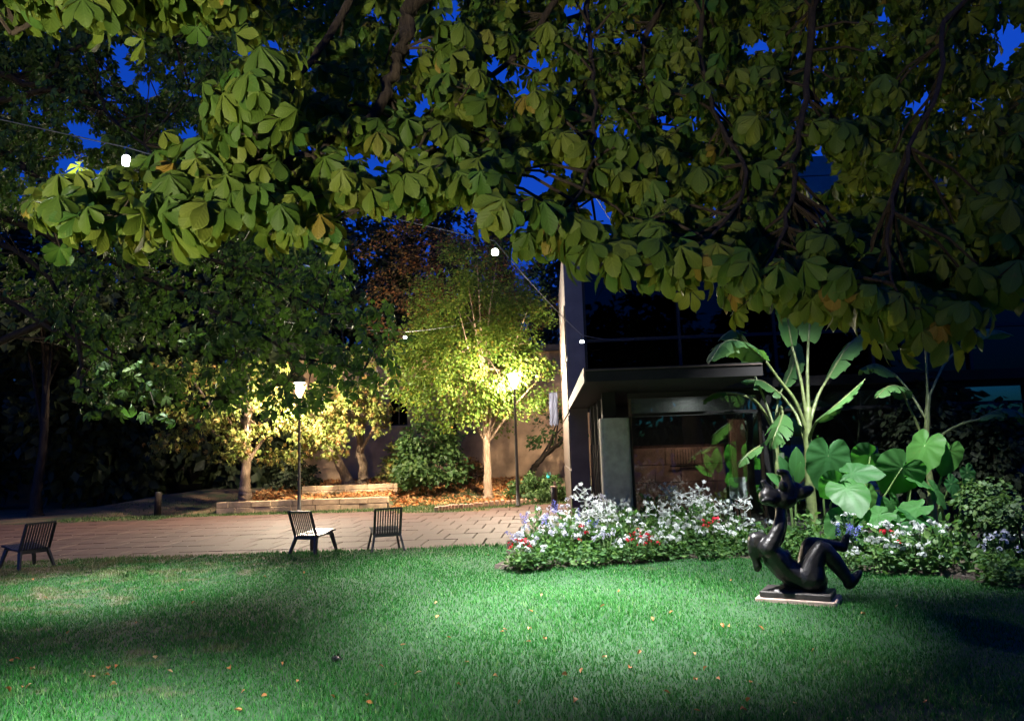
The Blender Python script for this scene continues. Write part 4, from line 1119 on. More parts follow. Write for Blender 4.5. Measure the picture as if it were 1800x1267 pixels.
def head_mesh(name, mat, n, r, fr, seed):
    """rounded cluster of small five-petalled flowers"""
    g = np.random.default_rng(seed); d = unit(g.normal(size=(n, 3)) * (1, 1, .6) + (0, 0, .75)); P = d * r * (.8 + .4 * g.random((n, 1)))
    yd = np.cross(d, g.normal(size=(n, 3))); V, F, U, t = merge(fan_flower(5, fr, fr * .25, 0), frames(P, yd, d, .85 + .3 * g.random(n)))
    return mesh_np(name, V, F, mat, U, np.full(len(V), g.random()))
def tube_head_mesh(seed):
    g = np.random.default_rng(seed); m_ = MB()
    for k in range(9):
        a = k * 2.4; d = Vector((math.cos(a), math.sin(a), .15 + .6 * g.random() - .35 * (k > 5))).normalized(); L = .085 + .03 * g.random()
        q0 = Vector((0, 0, -.02 * k + .06)); q1 = q0 + d * L
        m_.tube([q0, q0.lerp(q1, .8), q1], [.004, .006, .011], 5, cap=False)
        x_ = d.cross(Vector((0, 0, 1))).normalized(); y_ = d.cross(x_)
        V = [q1] ; F = []
        for j in range(5):
            b = j * 1.2566
            for w, rr in ((-.5, .022), (0, .034), (.5, .022)): V.append(q1 + (x_ * math.cos(b + w) + y_ * math.sin(b + w)) * rr + d * .004)
            F += [(0, 1 + 3 * j, 2 + 3 * j), (0, 2 + 3 * j, 3 + 3 * j)]
        m_.add(V, F)
    return m_.mesh('flower_head', M['white'])
def spike_mesh(mat, L, seed):
    g = np.random.default_rng(seed); n = 34; z = np.linspace(0, L, n); a = g.random(n) * 6.28; r = .018 * (1.15 - z / L)
    P = np.stack([np.cos(a) * r, np.sin(a) * r, z], -1); yd = np.stack([np.cos(a), np.sin(a), .5 + a * 0], -1)
    V, F, U, t = merge(TINY, frames(P, yd, np.tile((0, 0, 1.), (n, 1)), .028)); return mesh_np('flower_spike', V, F, mat, U, np.full(len(V), .3))
HEADS = {'white': [head_mesh('flower_head', M['white'], 8, .036, .019, s) for s in (1, 2, 3)],
         'red': [head_mesh('flower_head', M['red'], 5, .026, .018, s) for s in (4, 5)],
         'lilac': [head_mesh('flower_head', M['lilac'], 9, .036, .017, s) for s in (6, 7)],
         'tube': [tube_head_mesh(s) for s in (1, 2, 3)], 'blue': [spike_mesh(M['blue'], .16, s) for s in (1, 2)]}

def foliage_mesh(R, H, n, size, seed, mat, low=.05):
    g = np.random.default_rng(seed)
    d = unit(g.normal(size=(n, 3))); d[:, 2] = np.abs(d[:, 2]); k = g.random((n, 1)) ** .35
    P = d * k * (R, R, H); P[:, 2] += low
    nr = d * .6 + g.normal(size=(n, 3)) * .45 + (0, 0, .7); yd = d * (1, 1, .3) + g.normal(size=(n, 3)) * .6
    V, F, U, t = merge(SMALL, frames(P, yd, nr, size * (.6 + .8 * g.random(n))), g.random(n))
    return mesh_np('foliage', V, F, mat, U, t)
FOL = {}
def fol(key, R, H, n, size, mat):
    FOL[key] = [foliage_mesh(R, H, n, size, s + hash(key) % 97 if False else s + len(key) * 13, mat) for s in range(3)]
fol('white', .27, .36, 190, .075, M['bedleaf']); fol('red', .22, .40, 150, .07, M['bedleaf']); fol('lilac', .24, .42, 170, .075, M['bedleaf'])
fol('blue', .20, .42, 150, .075, M['bedleaf']); fol('tube', .28, .55, 60, .19, M['bedleaf']); fol('leafy', .25, .34, 200, .07, M['bedleaf'])
LABEL = {'white': ('white_flower_plant', 'bushy plant with small white flowers', 'white flowering plants in the bed'),
         'red': ('red_flower_plant', 'plant with small bright red flowers', 'red flowering plants in the bed'),
         'lilac': ('lilac_flower_plant', 'plant with pale lilac flowers', 'lilac flowering plants in the bed'),
         'blue': ('blue_salvia', 'plant with upright blue flower spikes', 'blue flowering plants in the bed'),
         'tube': ('tobacco_plant', 'tall plant with white tubular flowers', 'tall white tobacco plants in the bed'),
         'leafy': ('leafy_bedding_plant', 'low leafy plant without flowers', 'leafy plants in the bed')}
def where_in_bed(x, y):
    u, v, d = to_px((x, y, .3)); dy = y - float(bed_y(x))
    row = 'in the front row' if dy < .32 else ('in the second row' if dy < .65 else ('mid-bed' if dy < 1.3 else 'at the back'))
    spot = 'at the left tip' if u < 940 else 'by the concrete column' if u < 1090 else 'below the first window' if u < 1190 else 'below the pinkish panels' if u < 1290 else 'behind the statue head' if u < 1380 else 'behind the statue legs' if u < 1520 else 'under the elephant ears' if u < 1680 else 'at the dark right end'
    return row + ' ' + spot
def bed_plant(kind, x, y, h, nh=None):
    nm, lab, grp = LABEL[kind]; lab = lab + ', ' + where_in_bed(x, y); e = empty(nm, (x, y, .03), rng.random() * 6.28); tag(e, lab, 'plant', grp)
    f = obj('foliage', FOL[kind][rng.integers(3)], e); base_h = {'white': .36, 'red': .40, 'lilac': .42, 'blue': .42, 'tube': .55, 'leafy': .34}[kind]
    f['kind'] = 'stuff'; s = h / base_h
    if kind in ('blue', 'lilac', 'red'): s *= .8
    if kind == 'tube': s = 1.0 * h / .8 * .8
    f.scale = (1 + .15 * rng.normal(), 1 + .15 * rng.normal(), s)
    if kind == 'leafy': return
    n = nh or {'white': 11, 'red': 5, 'lilac': 9, 'blue': 8, 'tube': 2}[kind]
    sm = MB(); R = {'white': .27, 'red': .18, 'lilac': .22, 'blue': .18, 'tube': .10}[kind]
    for k in range(n):
        a = rng.random() * 6.28; rr = R * rng.random() ** .5
        z = (h + .05) * math.sqrt(max(.12, 1 - (rr / R) ** 2 * .75)) + .03 + .05 * rng.random()
        if kind in ('blue', 'lilac'): z += .06
        if kind == 'tube': z = h * (.92 + .2 * rng.random()); rr = .12 * k
        p = Vector((rr * math.cos(a), rr * math.sin(a), z))
        hd = obj('flower_spike' if kind == 'blue' else 'flower_head', HEADS[kind][rng.integers(len(HEADS[kind]))], e)
        hd.location = p; hd.rotation_euler = (rng.normal() * .3 - (p.y * 1.2), rng.normal() * .3 + p.x * 1.2, rng.random() * 6.28)
        sc = .8 + .5 * rng.random(); hd.scale = (sc, sc, sc)
        sm.tube([Vector((p.x * .3, p.y * .3, .0)), p * .6, p], [.006, .005, .003], 4, cap=False)
    sm.build('stems', M['stem'], e)

rowd = [(.16, .24, .36), (.46, .34, .36), (.80, .44, .38), (1.2, .50, .40), (1.65, .58, .42), (2.15, .64, .45), (2.6, .66, .5)]
for ri, (dy, h, sp) in enumerate(rowd):
    x = BX[0] + .1 + .06 * ri
    while x < 6.6:
        xx = x + rng.normal() * .05; yy = float(bed_y(xx)) + dy + rng.normal() * .06
        left = BX[0] + min(1, max(0, (yy - BY[0]) / 3)) * 1.25
        u, v, d = to_px((xx, yy, .3))
        x += sp * (.85 + .3 * rng.random())
        if xx < left + .1 or yy > 12.95 or u > 1900: continue
        if xx > 3.4 and dy > 1.3: continue
        r = rng.random()
        if u > 1690: kind = 'leafy' if r < .45 else ('white' if r < .85 else 'lilac')
        elif dy < .3: kind = 'white' if r < .48 else ('leafy' if r < .82 else ('red' if r < .85 else 'lilac'))
        elif dy < 1.3: kind = 'white' if r < .70 else ('red' if r < .74 else ('lilac' if r < .82 else ('blue' if r < .84 else 'leafy')))
        else: kind = 'lilac' if r < .14 else ('white' if r < .52 else ('blue' if r < .56 else 'leafy'))
        hh = h * (.72 + .55 * rng.random()) * (.8 if u > 1690 else 1)
        bed_plant(kind, xx, yy, hh)
for u, v, d in ((1022, 872, 12.0), (1075, 890, 11.6), (1100, 885, 12.1), (1170, 868, 12.2), (1168, 895, 11.4), (1216, 880, 12.3), (1232, 868, 12.4), (1300, 880, 11.8), (1265, 888, 11.6), (1050, 900, 11.2)):
    p = px(u, v, d); bed_plant('tube', p.x, p.y, p.z - .06, 3)
for u, v, d in ((925, 925, 10.9), (968, 908, 11.4), (1030, 905, 11.5)):
    p = px(u, v, d); bed_plant('blue', p.x, p.y, max(.3, p.z - .15), 4)
for u, v, d in ((912, 955, 10.45), (1118, 945, 10.9), (1135, 955, 10.8), (1248, 915, 11.3)):
    p = px(u, v, d); bed_plant('red', p.x, p.y, max(.25, p.z - .05), 8)

rng = np.random.default_rng(42)
# ------------------------------------------------------------------ elephant ears and bananas
def heart(seed, curl=.12):
    g = np.random.default_rng(seed); th = np.linspace(-math.pi, math.pi, 41)
    A = np.radians([0, 12, 35, 65, 95, 125, 150, 168, 180]); Rr = [1.0, .87, .70, .60, .55, .53, .50, .30, .10]
    V = [(0, 0, 0)]; U = [(0, 0)]; F = []
    for ring in (.35, .7, 1.0):
        for a in th:
            r = np.interp(abs(a), A, Rr) * ring; x, y = r * math.sin(a), r * math.cos(a)
            z = .026 * ring * math.cos(abs(a) * 10) * min(1, ring * 1.2) - curl * (x * x * 1.4 + y * y * .8) + .10 * abs(x) + (.03 * math.sin(a * 5 + seed) if ring == 1 else 0)
            V.append((x, y, z)); U.append((x, y))
    n = len(th)
    for k in range(n - 1):
        F.append((0, 1 + k, 2 + k))
        for q in (0, 1):
            a = 1 + q * n + k; F += [(a, a + n, a + n + 1), (a, a + n + 1, a + 1)]
    V = np.array(V, float); F = np.array(F)[:, ::-1]
    return mesh_np('leaf', V, F, M['bigleaf'], np.array(U, float), np.full(len(V), g.random() * .1), smooth=True)
HEART = [heart(s, c) for s, c in ((1, .1), (2, .2), (3, .3), (4, .15))]
EARS = {  # plant: (base px u, depth, label, [(u, v, d, scale, tip image direction (du, dv), normal)])
 0: (1462, 11.0, 'elephant-ear plant with one big upright grey-green leaf beside the banana stem',
     [(1456, 800, 10.9, .50, (-.1, 1), (.1, -1, .25)), (1472, 850, 10.6, .33, (-.75, .7), (-.6, -.6, -.35)), (1488, 858, 10.4, .42, (.15, 1), (-.15, -.65, .9)), (1498, 832, 10.7, .36, (1, .7), (-.35, -.55, .85)), (1478, 912, 10.3, .28, (-.6, .8), (-.3, -.7, .5))]),
 1: (1535, 10.9, 'elephant-ear plant with folded green leaves in the middle of the group',
     [(1530, 800, 11.0, .34, (-.8, .75), (-.6, -.5, -.5)), (1586, 822, 10.6, .47, (-.65, 1), (-.55, -.75, -.35)), (1545, 905, 10.2, .36, (-1, .4), (0, -.35, 1)), (1520, 868, 11.2, .3, (.2, 1), (.2, -1, .2)), (1500, 985, 9.75, .27, (-.2, .7), (0, -.7, .8)), (1566, 885, 10.8, .28, (.3, .9), (.35, -.9, .1)), (1512, 945, 10.1, .26, (.5, .6), (.1, -.6, .8))]),
 2: (1600, 11.0, 'elephant-ear plant with a narrow edge-on leaf and low spreading leaves',
     [(1626, 782, 11.0, .46, (-.45, 1), (-.95, -.35, .15)), (1605, 842, 10.6, .30, (.7, .25), (0, -.4, 1)), (1612, 892, 10.3, .34, (-1, .42), (0, -.3, 1)), (1602, 905, 10.2, .36, (1, .35), (.1, -.35, 1)), (1590, 980, 9.6, .27, (-.4, .6), (0, -.8, .7)), (1555, 945, 10, .26, (.5, .8), (.1, -.6, .6)), (1578, 925, 10.1, .28, (-.5, .7), (-.3, -.6, .6))]),
 3: (1660, 11.0, 'elephant-ear plant with a round pale grey leaf, rightmost of the group',
     [(1668, 792, 10.9, .33, (-.2, 1), (.1, -1, .35)), (1672, 850, 10.6, .25, (.5, .8), (.3, -.8, .4)), (1640, 920, 10.2, .3, (.9, .5), (.2, -.5, .8)), (1618, 985, 9.6, .24, (.4, .8), (.2, -.8, .5)), (1642, 862, 10.7, .28, (.6, .7), (.5, -.7, .4)), (1700, 830, 10.9, .24, (.3, 1), (.3, -.9, .3))])}
right_v = R3 @ Vector((1, 0, 0)); up_v = R3 @ Vector((0, 1, 0))
for k, (bu, bd_, lab, lv) in EARS.items():
    base = px(bu, 900, bd_); base.z = .05; e = empty('elephant_ear', base); tag(e, lab, 'plant', 'elephant-ear plants in the bed')
    for j, (u, v, d, s, (du, dv), nr) in enumerate(lv):
        p = px(u, v, d); yd = right_v * du - up_v * dv; nr = Vector(nr)
        if abs(yd.normalized().dot(nr.normalized())) > .5:   # lay the blade along its own plane
            yd = yd - nr.normalized() * yd.dot(nr.normalized())
        Mx = frames(np.array([tuple(p - base)]), np.array([tuple(yd)]), np.array([tuple(nr)]), s * 1.2)[0]
        lf = obj('leaf', HEART[(k + j) % 4], e, Matrix(Mx.tolist()))
        q = p - base; st = MB(); st.tube([Vector((.06 * (j - 2), .03 * j, -.03)), q * .55 + Vector((.04 * (j - 2), .08, .12)), q * .9 + Vector((0, .05, .02)), q], [.022, .016, .011, .008], 7)
        st.build('leaf_stalk', M['stem'], e, True)

def banana_blade(e, base, pts, width, seed, tear=.5):
    g = np.random.default_rng(seed); P = [Vector(p) - base for p in pts]
    C = []
    for i in range(len(P) - 1):
        a = P[max(i - 1, 0)]; b = P[i]; c = P[i + 1]; d = P[min(i + 2, len(P) - 1)]
        for k in range(12):
            t = k / 12; C.append(0.5 * ((2 * b) + (c - a) * t + (2 * a - 5 * b + 4 * c - d) * t * t + (-a + 3 * b - 3 * c + d) * t ** 3))
    C.append(P[-1]); n = len(C)
    V, F, U, T = [], [], [], []
    for side in (-1, 1):
        i = 0
        while i < n - 1:
            st = int(g.integers(1, 4)) if g.random() < tear else int(g.integers(4, 8)); j = min(i + st, n - 1)
            dr = .25 + .7 * g.random() * (1 if g.random() < tear else .4); tone = g.random() * .3
            rows = []
            for q in range(i, j + 1):
                t = q / (n - 1); tg = (C[min(q + 1, n - 1)] - C[max(q - 1, 0)]).normalized()
                sd = tg.cross(Vector((0, 0, 1)));
                if sd.length < .25: sd = sd + Vector((.8, .3, 0))
                sd = (sd - tg * sd.dot(tg)).normalized() * side; nn = sd.cross(tg).normalized() * side
                w = width * (math.sin(math.pi * min(1, t * 1.02 + .04)) ** .55) * (.92 + .16 * g.random())
                sh = .12 * (1 if q == i else -1 if q == j else 0) * g.random()
                r = [C[q] + (tg * sh * 0)]
                for f in (.5, 1.0):
                    z = -abs(nn.z if abs(nn.z) > .1 else 1) * 0
                    r.append(C[q] + sd * (w * f * math.cos(dr * f)) + Vector((0, 0, -1)) * (w * f * math.sin(dr * f)) + tg * (w * f * .25 - sh * f * w))
                rows.append(r)
            b0 = len(V)
            for q, r in enumerate(rows):
                V += [tuple(x) for x in r]; U += [(0, (i + q) / n * 3), (.5 * side, (i + q) / n * 3), (side, (i + q) / n * 3)]; T += [tone] * 3
            for q in range(len(rows) - 1):
                a = b0 + q * 3
                for k in (0, 1): F += [(a + k, a + k + 1, a + 4 + k), (a + k, a + 4 + k, a + 3 + k)]
            i = j
    o = obj('leaf', mesh_np('leaf', np.array(V), np.array(F), M['banana'], np.array(U, float), np.array(T)), e)
    rb = MB(); rb.tube(C, [.016 * (1 - .8 * k / n) + .003 for k in range(n)], 6); rb.build('midrib', M['bananastem'], o, True)

def banana(label, bu, d, stem, r0, r1, leaves):
    base = px(bu, 900, d); base.z = .03; e = empty('banana_plant', base); tag(e, label, 'plant', 'banana plants in the bed')
    m_ = MB(); sp = [Vector((0, 0, -.05))] + [px(u, v, d) - base for u, v in stem]; branch(m_, sp, r0, r1, 14, wob=.004); m_.build('stem', M['bananastem'], e, True)
    for k, (pet, blade, w, tear) in enumerate(leaves):
        pp = [px(*q) - base for q in pet]; m_ = MB(); branch(m_, pp, r1 * .62, .018, 8); m_.build('leaf_stalk', M['bananastem'], e, True)
        banana_blade(e, base, [px(*pet[-1])] + [px(*q) for q in blade], w, k + int(bu), tear)
banana('tall banana plant with a thick pale stem in the middle of the bed', 1428, 11.7, [(1424, 860), (1420, 790), (1420, 715)], .095, .055, [
    ([(1419, 760, 11.7), (1398, 705, 11.6), (1368, 665, 11.5), (1346, 634, 11.4)], [(1310, 605, 11.2), (1275, 600, 11.0), (1245, 640, 10.8)], .30, .8),
    ([(1419, 745, 11.7), (1408, 670, 11.7), (1392, 608, 11.7)], [(1378, 520, 11.6), (1372, 430, 11.4), (1390, 350, 11.0)], .34, .3),
    ([(1421, 730, 11.7), (1419, 650, 11.75), (1421, 600, 11.8)], [(1428, 500, 11.9), (1440, 410, 11.9), (1470, 360, 11.6)], .34, .3),
    ([(1424, 740, 11.7), (1438, 695, 11.8), (1456, 664, 11.9)], [(1490, 610, 12.1), (1530, 580, 12.2), (1570, 600, 12.2)], .30, .6),
    ([(1423, 770, 11.65), (1428, 755, 11.5), (1436, 740, 11.3)], [(1465, 716, 11.0), (1495, 690, 10.9), (1521, 666, 10.8)], .17, .9),
    ([(1417, 780, 11.7), (1400, 730, 11.9), (1375, 695, 12.1)], [(1340, 670, 12.3), (1300, 668, 12.4)], .24, .6)])
banana('young banana plant with drooping lit leaves left of the tall one', 1372, 12.2, [(1370, 860), (1364, 800), (1362, 745)], .07, .04, [
    ([(1362, 760, 12.2), (1335, 712, 12.1), (1305, 694, 12.0), (1275, 690, 11.9)], [(1255, 692, 11.8), (1235, 705, 11.7)], .16, .4),
    ([(1361, 750, 12.2), (1343, 700, 12.3), (1325, 655, 12.4)], [(1310, 610, 12.4), (1290, 580, 12.3), (1262, 600, 12.1)], .26, .7),
    ([(1364, 750, 12.2), (1372, 715, 12.1), (1376, 728, 11.7)], [(1370, 745, 11.4), (1362, 765, 11.3), (1356, 785, 11.3)], .24, .7),
    ([(1364, 790, 12.2), (1352, 775, 12.0), (1340, 782, 11.7)], [(1322, 792, 11.5), (1305, 808, 11.4), (1297, 822, 11.4)], .13, .6),
    ([(1363, 750, 12.2), (1368, 700, 12.3), (1378, 680, 12.3)], [(1395, 640, 12.5), (1400, 600, 12.6)], .2, .4)])
banana('banana plant with a slender stem at the right, under the dark chestnut leaves', 1640, 12.0, [(1636, 860), (1628, 780), (1632, 690)], .065, .036, [
    ([(1628, 790, 12), (1612, 745, 11.9), (1598, 715, 11.8), (1592, 700, 11.8)], [(1580, 680, 11.6), (1560, 680, 11.4), (1540, 700, 11.3)], .2, .7),
    ([(1631, 720, 12), (1629, 650, 12), (1627, 610, 12)], [(1620, 530, 12), (1610, 450, 11.8), (1630, 400, 11.6)], .34, .3),
    ([(1634, 800, 12), (1655, 765, 12), (1690, 745, 12), (1720, 737, 12)], [(1760, 720, 11.9), (1800, 730, 11.8), (1840, 770, 11.6)], .26, .6),
    ([(1632, 700, 12), (1660, 640, 12.2), (1690, 610, 12.3)], [(1730, 580, 12.4), (1780, 590, 12.4)], .3, .5),
    ([(1630, 740, 12), (1600, 690, 12.2), (1575, 660, 12.4)], [(1540, 640, 12.6), (1510, 650, 12.6)], .26, .6)])

# leafy canna next to the statue's raised figure, dark shrubs closing the bed on the right
for lab, bu, d, lv in (('slender upright leaves behind the raised small figure', 1392, 10.9, [((1398, 838), (1402, 785), .10), ((1388, 850), (1372, 800), .08), ((1400, 850), (1410, 812), .07), ((1385, 860), (1350, 830), .07)]),):
    base = px(bu, 900, d); base.z = .04; e = empty('canna_plant', base); tag(e, lab, 'plant')
    for k, (a, b, w) in enumerate(lv):
        pa, pb = px(*a, d), px(*b, d - .1); L = (pb - pa).length
        T = leaflet(1, w / L * 1.2, 7, .12, .3, prof=[(0, .1), (.2, .7), (.4, 1), (.6, .95), (.8, .65), (.92, .3), (1, 0)], seed=k)
        Mx = frames(np.array([tuple(pa - base)]), np.array([tuple(pb - pa)]), np.array([(.1 * k, -1, .3)]), L)[0]
        obj('leaf', mesh_np('leaf', T[0], T[1], M['bigleaf'], T[2], np.zeros(len(T[0])), smooth=True), e, Matrix(Mx.tolist()))
        MB().tube([(0, 0, -.03), (pa - base) * .5, pa - base], [.012, .01, .006], 6).build('leaf_stalk', M['stem'], e)
for i, (u0, u1, v0, v1, d, lab) in enumerate(((1690, 1770, 830, 985, 9.9, 'dark fine-leaved shrub right of the elephant ears'), (1745, 1850, 850, 1020, 9.0, 'dark shrub at the right edge of the bed'), (1690, 1800, 700, 860, 12.5, 'tall dark shrub in shade at the right'), (1560, 1700, 640, 860, 14.0 - 1.0, 'dark tall shrub in front of the right glazing'))):
    C_, q = dome(u0, u1, v0, v1, d, 46 if i < 2 else 60, .5)
    q.z = .03
    shrub('dark_shrub', lab, q, C_, .17 if i < 2 else .26, 40 if i < 2 else 26, [SMALL], .075 if i < 2 else .13, M['farleaf'] if i >= 2 else M['shrub'], 'dark shrubs on the right')

# ------------------------------------------------------------------ bronze statue
SC = gnd(1404, 1056); SD = SC.y
st_e = empty('bronze_statue', (SC.x, SC.y, 0)); tag(st_e, 'dark bronze statue of a reclining figure lifting a small child on one arm', 'statue')
def S(zu, zv, dy=0.0): return px(1260 + zu / 4.873, 820 + zv / 4.873, SD + dy) - Vector((SC.x, SC.y, 0))
ZR = SD / (FPX * 4.873)        # metres per zoom pixel
ico = bmesh.new(); bmesh.ops.create_icosphere(ico, subdivisions=2, radius=1.0)
ICV = np.array([v.co[:] for v in ico.verts]); ICF = np.array([[v.index for v in f.verts] for f in ico.faces]); ico.free()
FAT = 1.13
def blob(chains):
    Vs, Fs, k = [], [], 0
    for ch in chains:
        for (a, b) in zip(ch[:-1], ch[1:]):
            pa, ra = S(a[0], a[1], a[2]), a[3] * ZR * FAT; pb, rb = S(b[0], b[1], b[2]), b[3] * ZR * FAT
            fa = a[4] if len(a) > 4 else 1.0; fb = b[4] if len(b) > 4 else 1.0
            n = max(2, int((pb - pa).length / (min(ra, rb) * .28)) + 1)
            for i in range(n + 1):
                t = i / n; p = pa.lerp(pb, t); r = ra + (rb - ra) * t; f = fa + (fb - fa) * t
                Vs.append(ICV * (r, r * f, r) + np.array(p)); Fs.append(ICF + k); k += len(ICV)
    return np.concatenate(Vs), np.concatenate(Fs)
def remeshed(name, chains, vox, parent, mat, it=5):
    V, F = blob(chains); tmp = bpy.data.objects.new('tmp', mesh_np('tmp', V, F, mat)); COL.objects.link(tmp)
    r = tmp.modifiers.new('r', 'REMESH'); r.mode = 'VOXEL'; r.voxel_size = vox; r.use_smooth_shade = True
    s = tmp.modifiers.new('s', 'SMOOTH'); s.factor = .5; s.iterations = it
    bpy.context.view_layer.update(); dg = bpy.context.evaluated_depsgraph_get()
    me = bpy.data.meshes.new_from_object(tmp.evaluated_get(dg)); bpy.data.objects.remove(tmp)
    me.name = name; me.polygons.foreach_set('use_smooth', np.ones(len(me.polygons), dtype=bool))
    if not me.materials: me.materials.append(mat)
    return obj(name, me, parent)
body = [
    # hips, belly, chest
    [(800, 965, 0, 118, 1.35), (735, 955, 0, 110, 1.4), (650, 920, 0, 96, 1.4), (570, 860, 0, 92, 1.4), (500, 780, 0, 92, 1.5), (460, 715, 0, 74, 1.8)],
    [(850, 1005, 0, 70, 1.5), (740, 1020, 0, 62, 1.6), (640, 1000, 0, 55, 1.5)],
    # breasts
    [(560, 770, -.07, 52), (585, 765, -.08, 40)], [(560, 760, .10, 52), (590, 752, .11, 40)],
    # neck and head, tilted back
    [(445, 690, .02, 50), (400, 655, .02, 46), (370, 640, .02, 74, .95), (338, 632, .02, 66, .95), (345, 670, .02, 72, .9), (352, 715, .02, 58, .85)],
    # hair, flaring at its end
    [(330, 690, .02, 44, .9), (325, 740, .02, 34, .9), (340, 800, .02, 26, .9), (352, 850, .02, 34, .8), (345, 872, .02, 26, .7)],
    [(300, 680, .02, 20), (290, 730, .02, 20), (320, 800, .02, 18), (335, 850, .02, 22)],
    # raised near arm
    [(440, 700, -.10, 66), (485, 625, -.10, 56), (528, 535, -.09, 48), (545, 450, -.06, 42), (545, 380, -.02, 38), (540, 335, 0, 40)],
    # far arm joining behind
    [(470, 690, .14, 52), (530, 610, .13, 44), (560, 500, .10, 38), (560, 400, .06, 34), (555, 340, .03, 34)],
    # near leg
    [(800, 950, -.10, 112, 1.0), (815, 860, -.11, 84), (855, 760, -.12, 66), (890, 700, -.12, 58), (930, 715, -.12, 60), (1000, 800, -.12, 62), (1060, 880, -.12, 54), (1115, 955, -.12, 44), (1140, 990, -.12, 44)],
    [(1130, 1000, -.12, 42), (1165, 970, -.12, 40), (1205, 925, -.12, 30), (1222, 905, -.12, 22)],
    # far leg, knee bent, shin level
    [(790, 930, .12, 104), (775, 820, .13, 76), (790, 700, .13, 64), (800, 665, .13, 56), (880, 665, .13, 54), (960, 672, .13, 46), (1040, 680, .13, 38), (1080, 690, .13, 38)],
    [(1080, 690, .13, 36), (1095, 650, .13, 32), (1110, 605, .13, 26), (1125, 592, .13, 20)],
]
remeshed('figure', body, .011, st_e, M['bronze'], 3)
child = [
    [(500, 270, 0, 66), (560, 275, 0, 86, 1.0), (610, 270, 0, 70)],                       # trunk
    [(480, 262, -.03, 66), (435, 255, -.03, 66), (425, 268, -.03, 56)],                   # head
    [(450, 205, -.03, 40), (435, 180, -.03, 30), (412, 152, -.02, 22), (400, 134, -.02, 20)], [(408, 128, -.02, 10), (412, 116, -.02, 9)], [(392, 132, -.02, 10), (384, 124, -.02, 9)],   # arm up
    [(470, 290, -.08, 34), (430, 285, -.11, 20), (395, 295, -.12, 14)],                   # arm forward
    [(600, 240, -.02, 60), (608, 170, -.02, 54), (600, 110, -.02, 42), (590, 70, -.02, 32)], [(598, 55, -.02, 24, 1.2), (560, 46, -.03, 25, 1.2), (535, 46, -.03, 24, 1.1)],  # leg up
    [(565, 170, -.07, 32), (560, 150, -.08, 26)],
    [(630, 230, .02, 60), (675, 185, .02, 50)],
    [(640, 250, 0, 46), (690, 235, 0, 44), (730, 222, -.01, 48), (772, 208, -.01, 40), (800, 192, -.01, 30)],   # leg out
]
ch = remeshed('child_figure', child, .009, st_e, M['bronze'], 3); ch['label'] = 'small bronze child lying on the raised hand, limbs in the air'
# hand under the child: palm and five fingers
hand = [[(535, 335, 0, 34, .9), (540, 318, 0, 36, 1.2)]] + [[(520 + 12 * k, 330, -.05 + .012 * k, 11), (505 + 14 * k, 305, -.075 + .01 * k, 10), (500 + 15 * k, 275 + 4 * abs(k - 2), -.085 + .008 * k, 8)] for k in range(4)] + [[(560, 335, -.04, 12), (595, 318, -.06, 11), (615, 298, -.06, 9)]]
remeshed('raised_hand', hand, .005, st_e, M['bronze'], 2)
# folded cloth and resting hand at the waist
remeshed('draped_cloth', [[(690, 905, -.10, 34, .8), (715, 930, -.13, 34, .8), (735, 950, -.14, 22, .8)], [(650, 880, -.08, 28), (700, 880, -.10, 30)]], .008, st_e, M['bronze'], 2)
pl = MB().box(-.345, .345, -.21, .21, .055, .115, bev=.008).build('bronze_plate', M['plinth'], st_e)
pl.rotation_euler = (0, 0, math.radians(-30))
MB().lathe([(.26, .112), (.24, .135), (.16, .16), (.10, .20)], 20).build('seat_boss', M['bronze'], st_e).scale = (1.1, .6, 1)
sl = MB().box(-.39, .39, -.23, .23, -.03, .053, bev=.01).build('stone_slab', M['slab'], st_e); sl.rotation_euler = (0, 0, math.radians(-30))

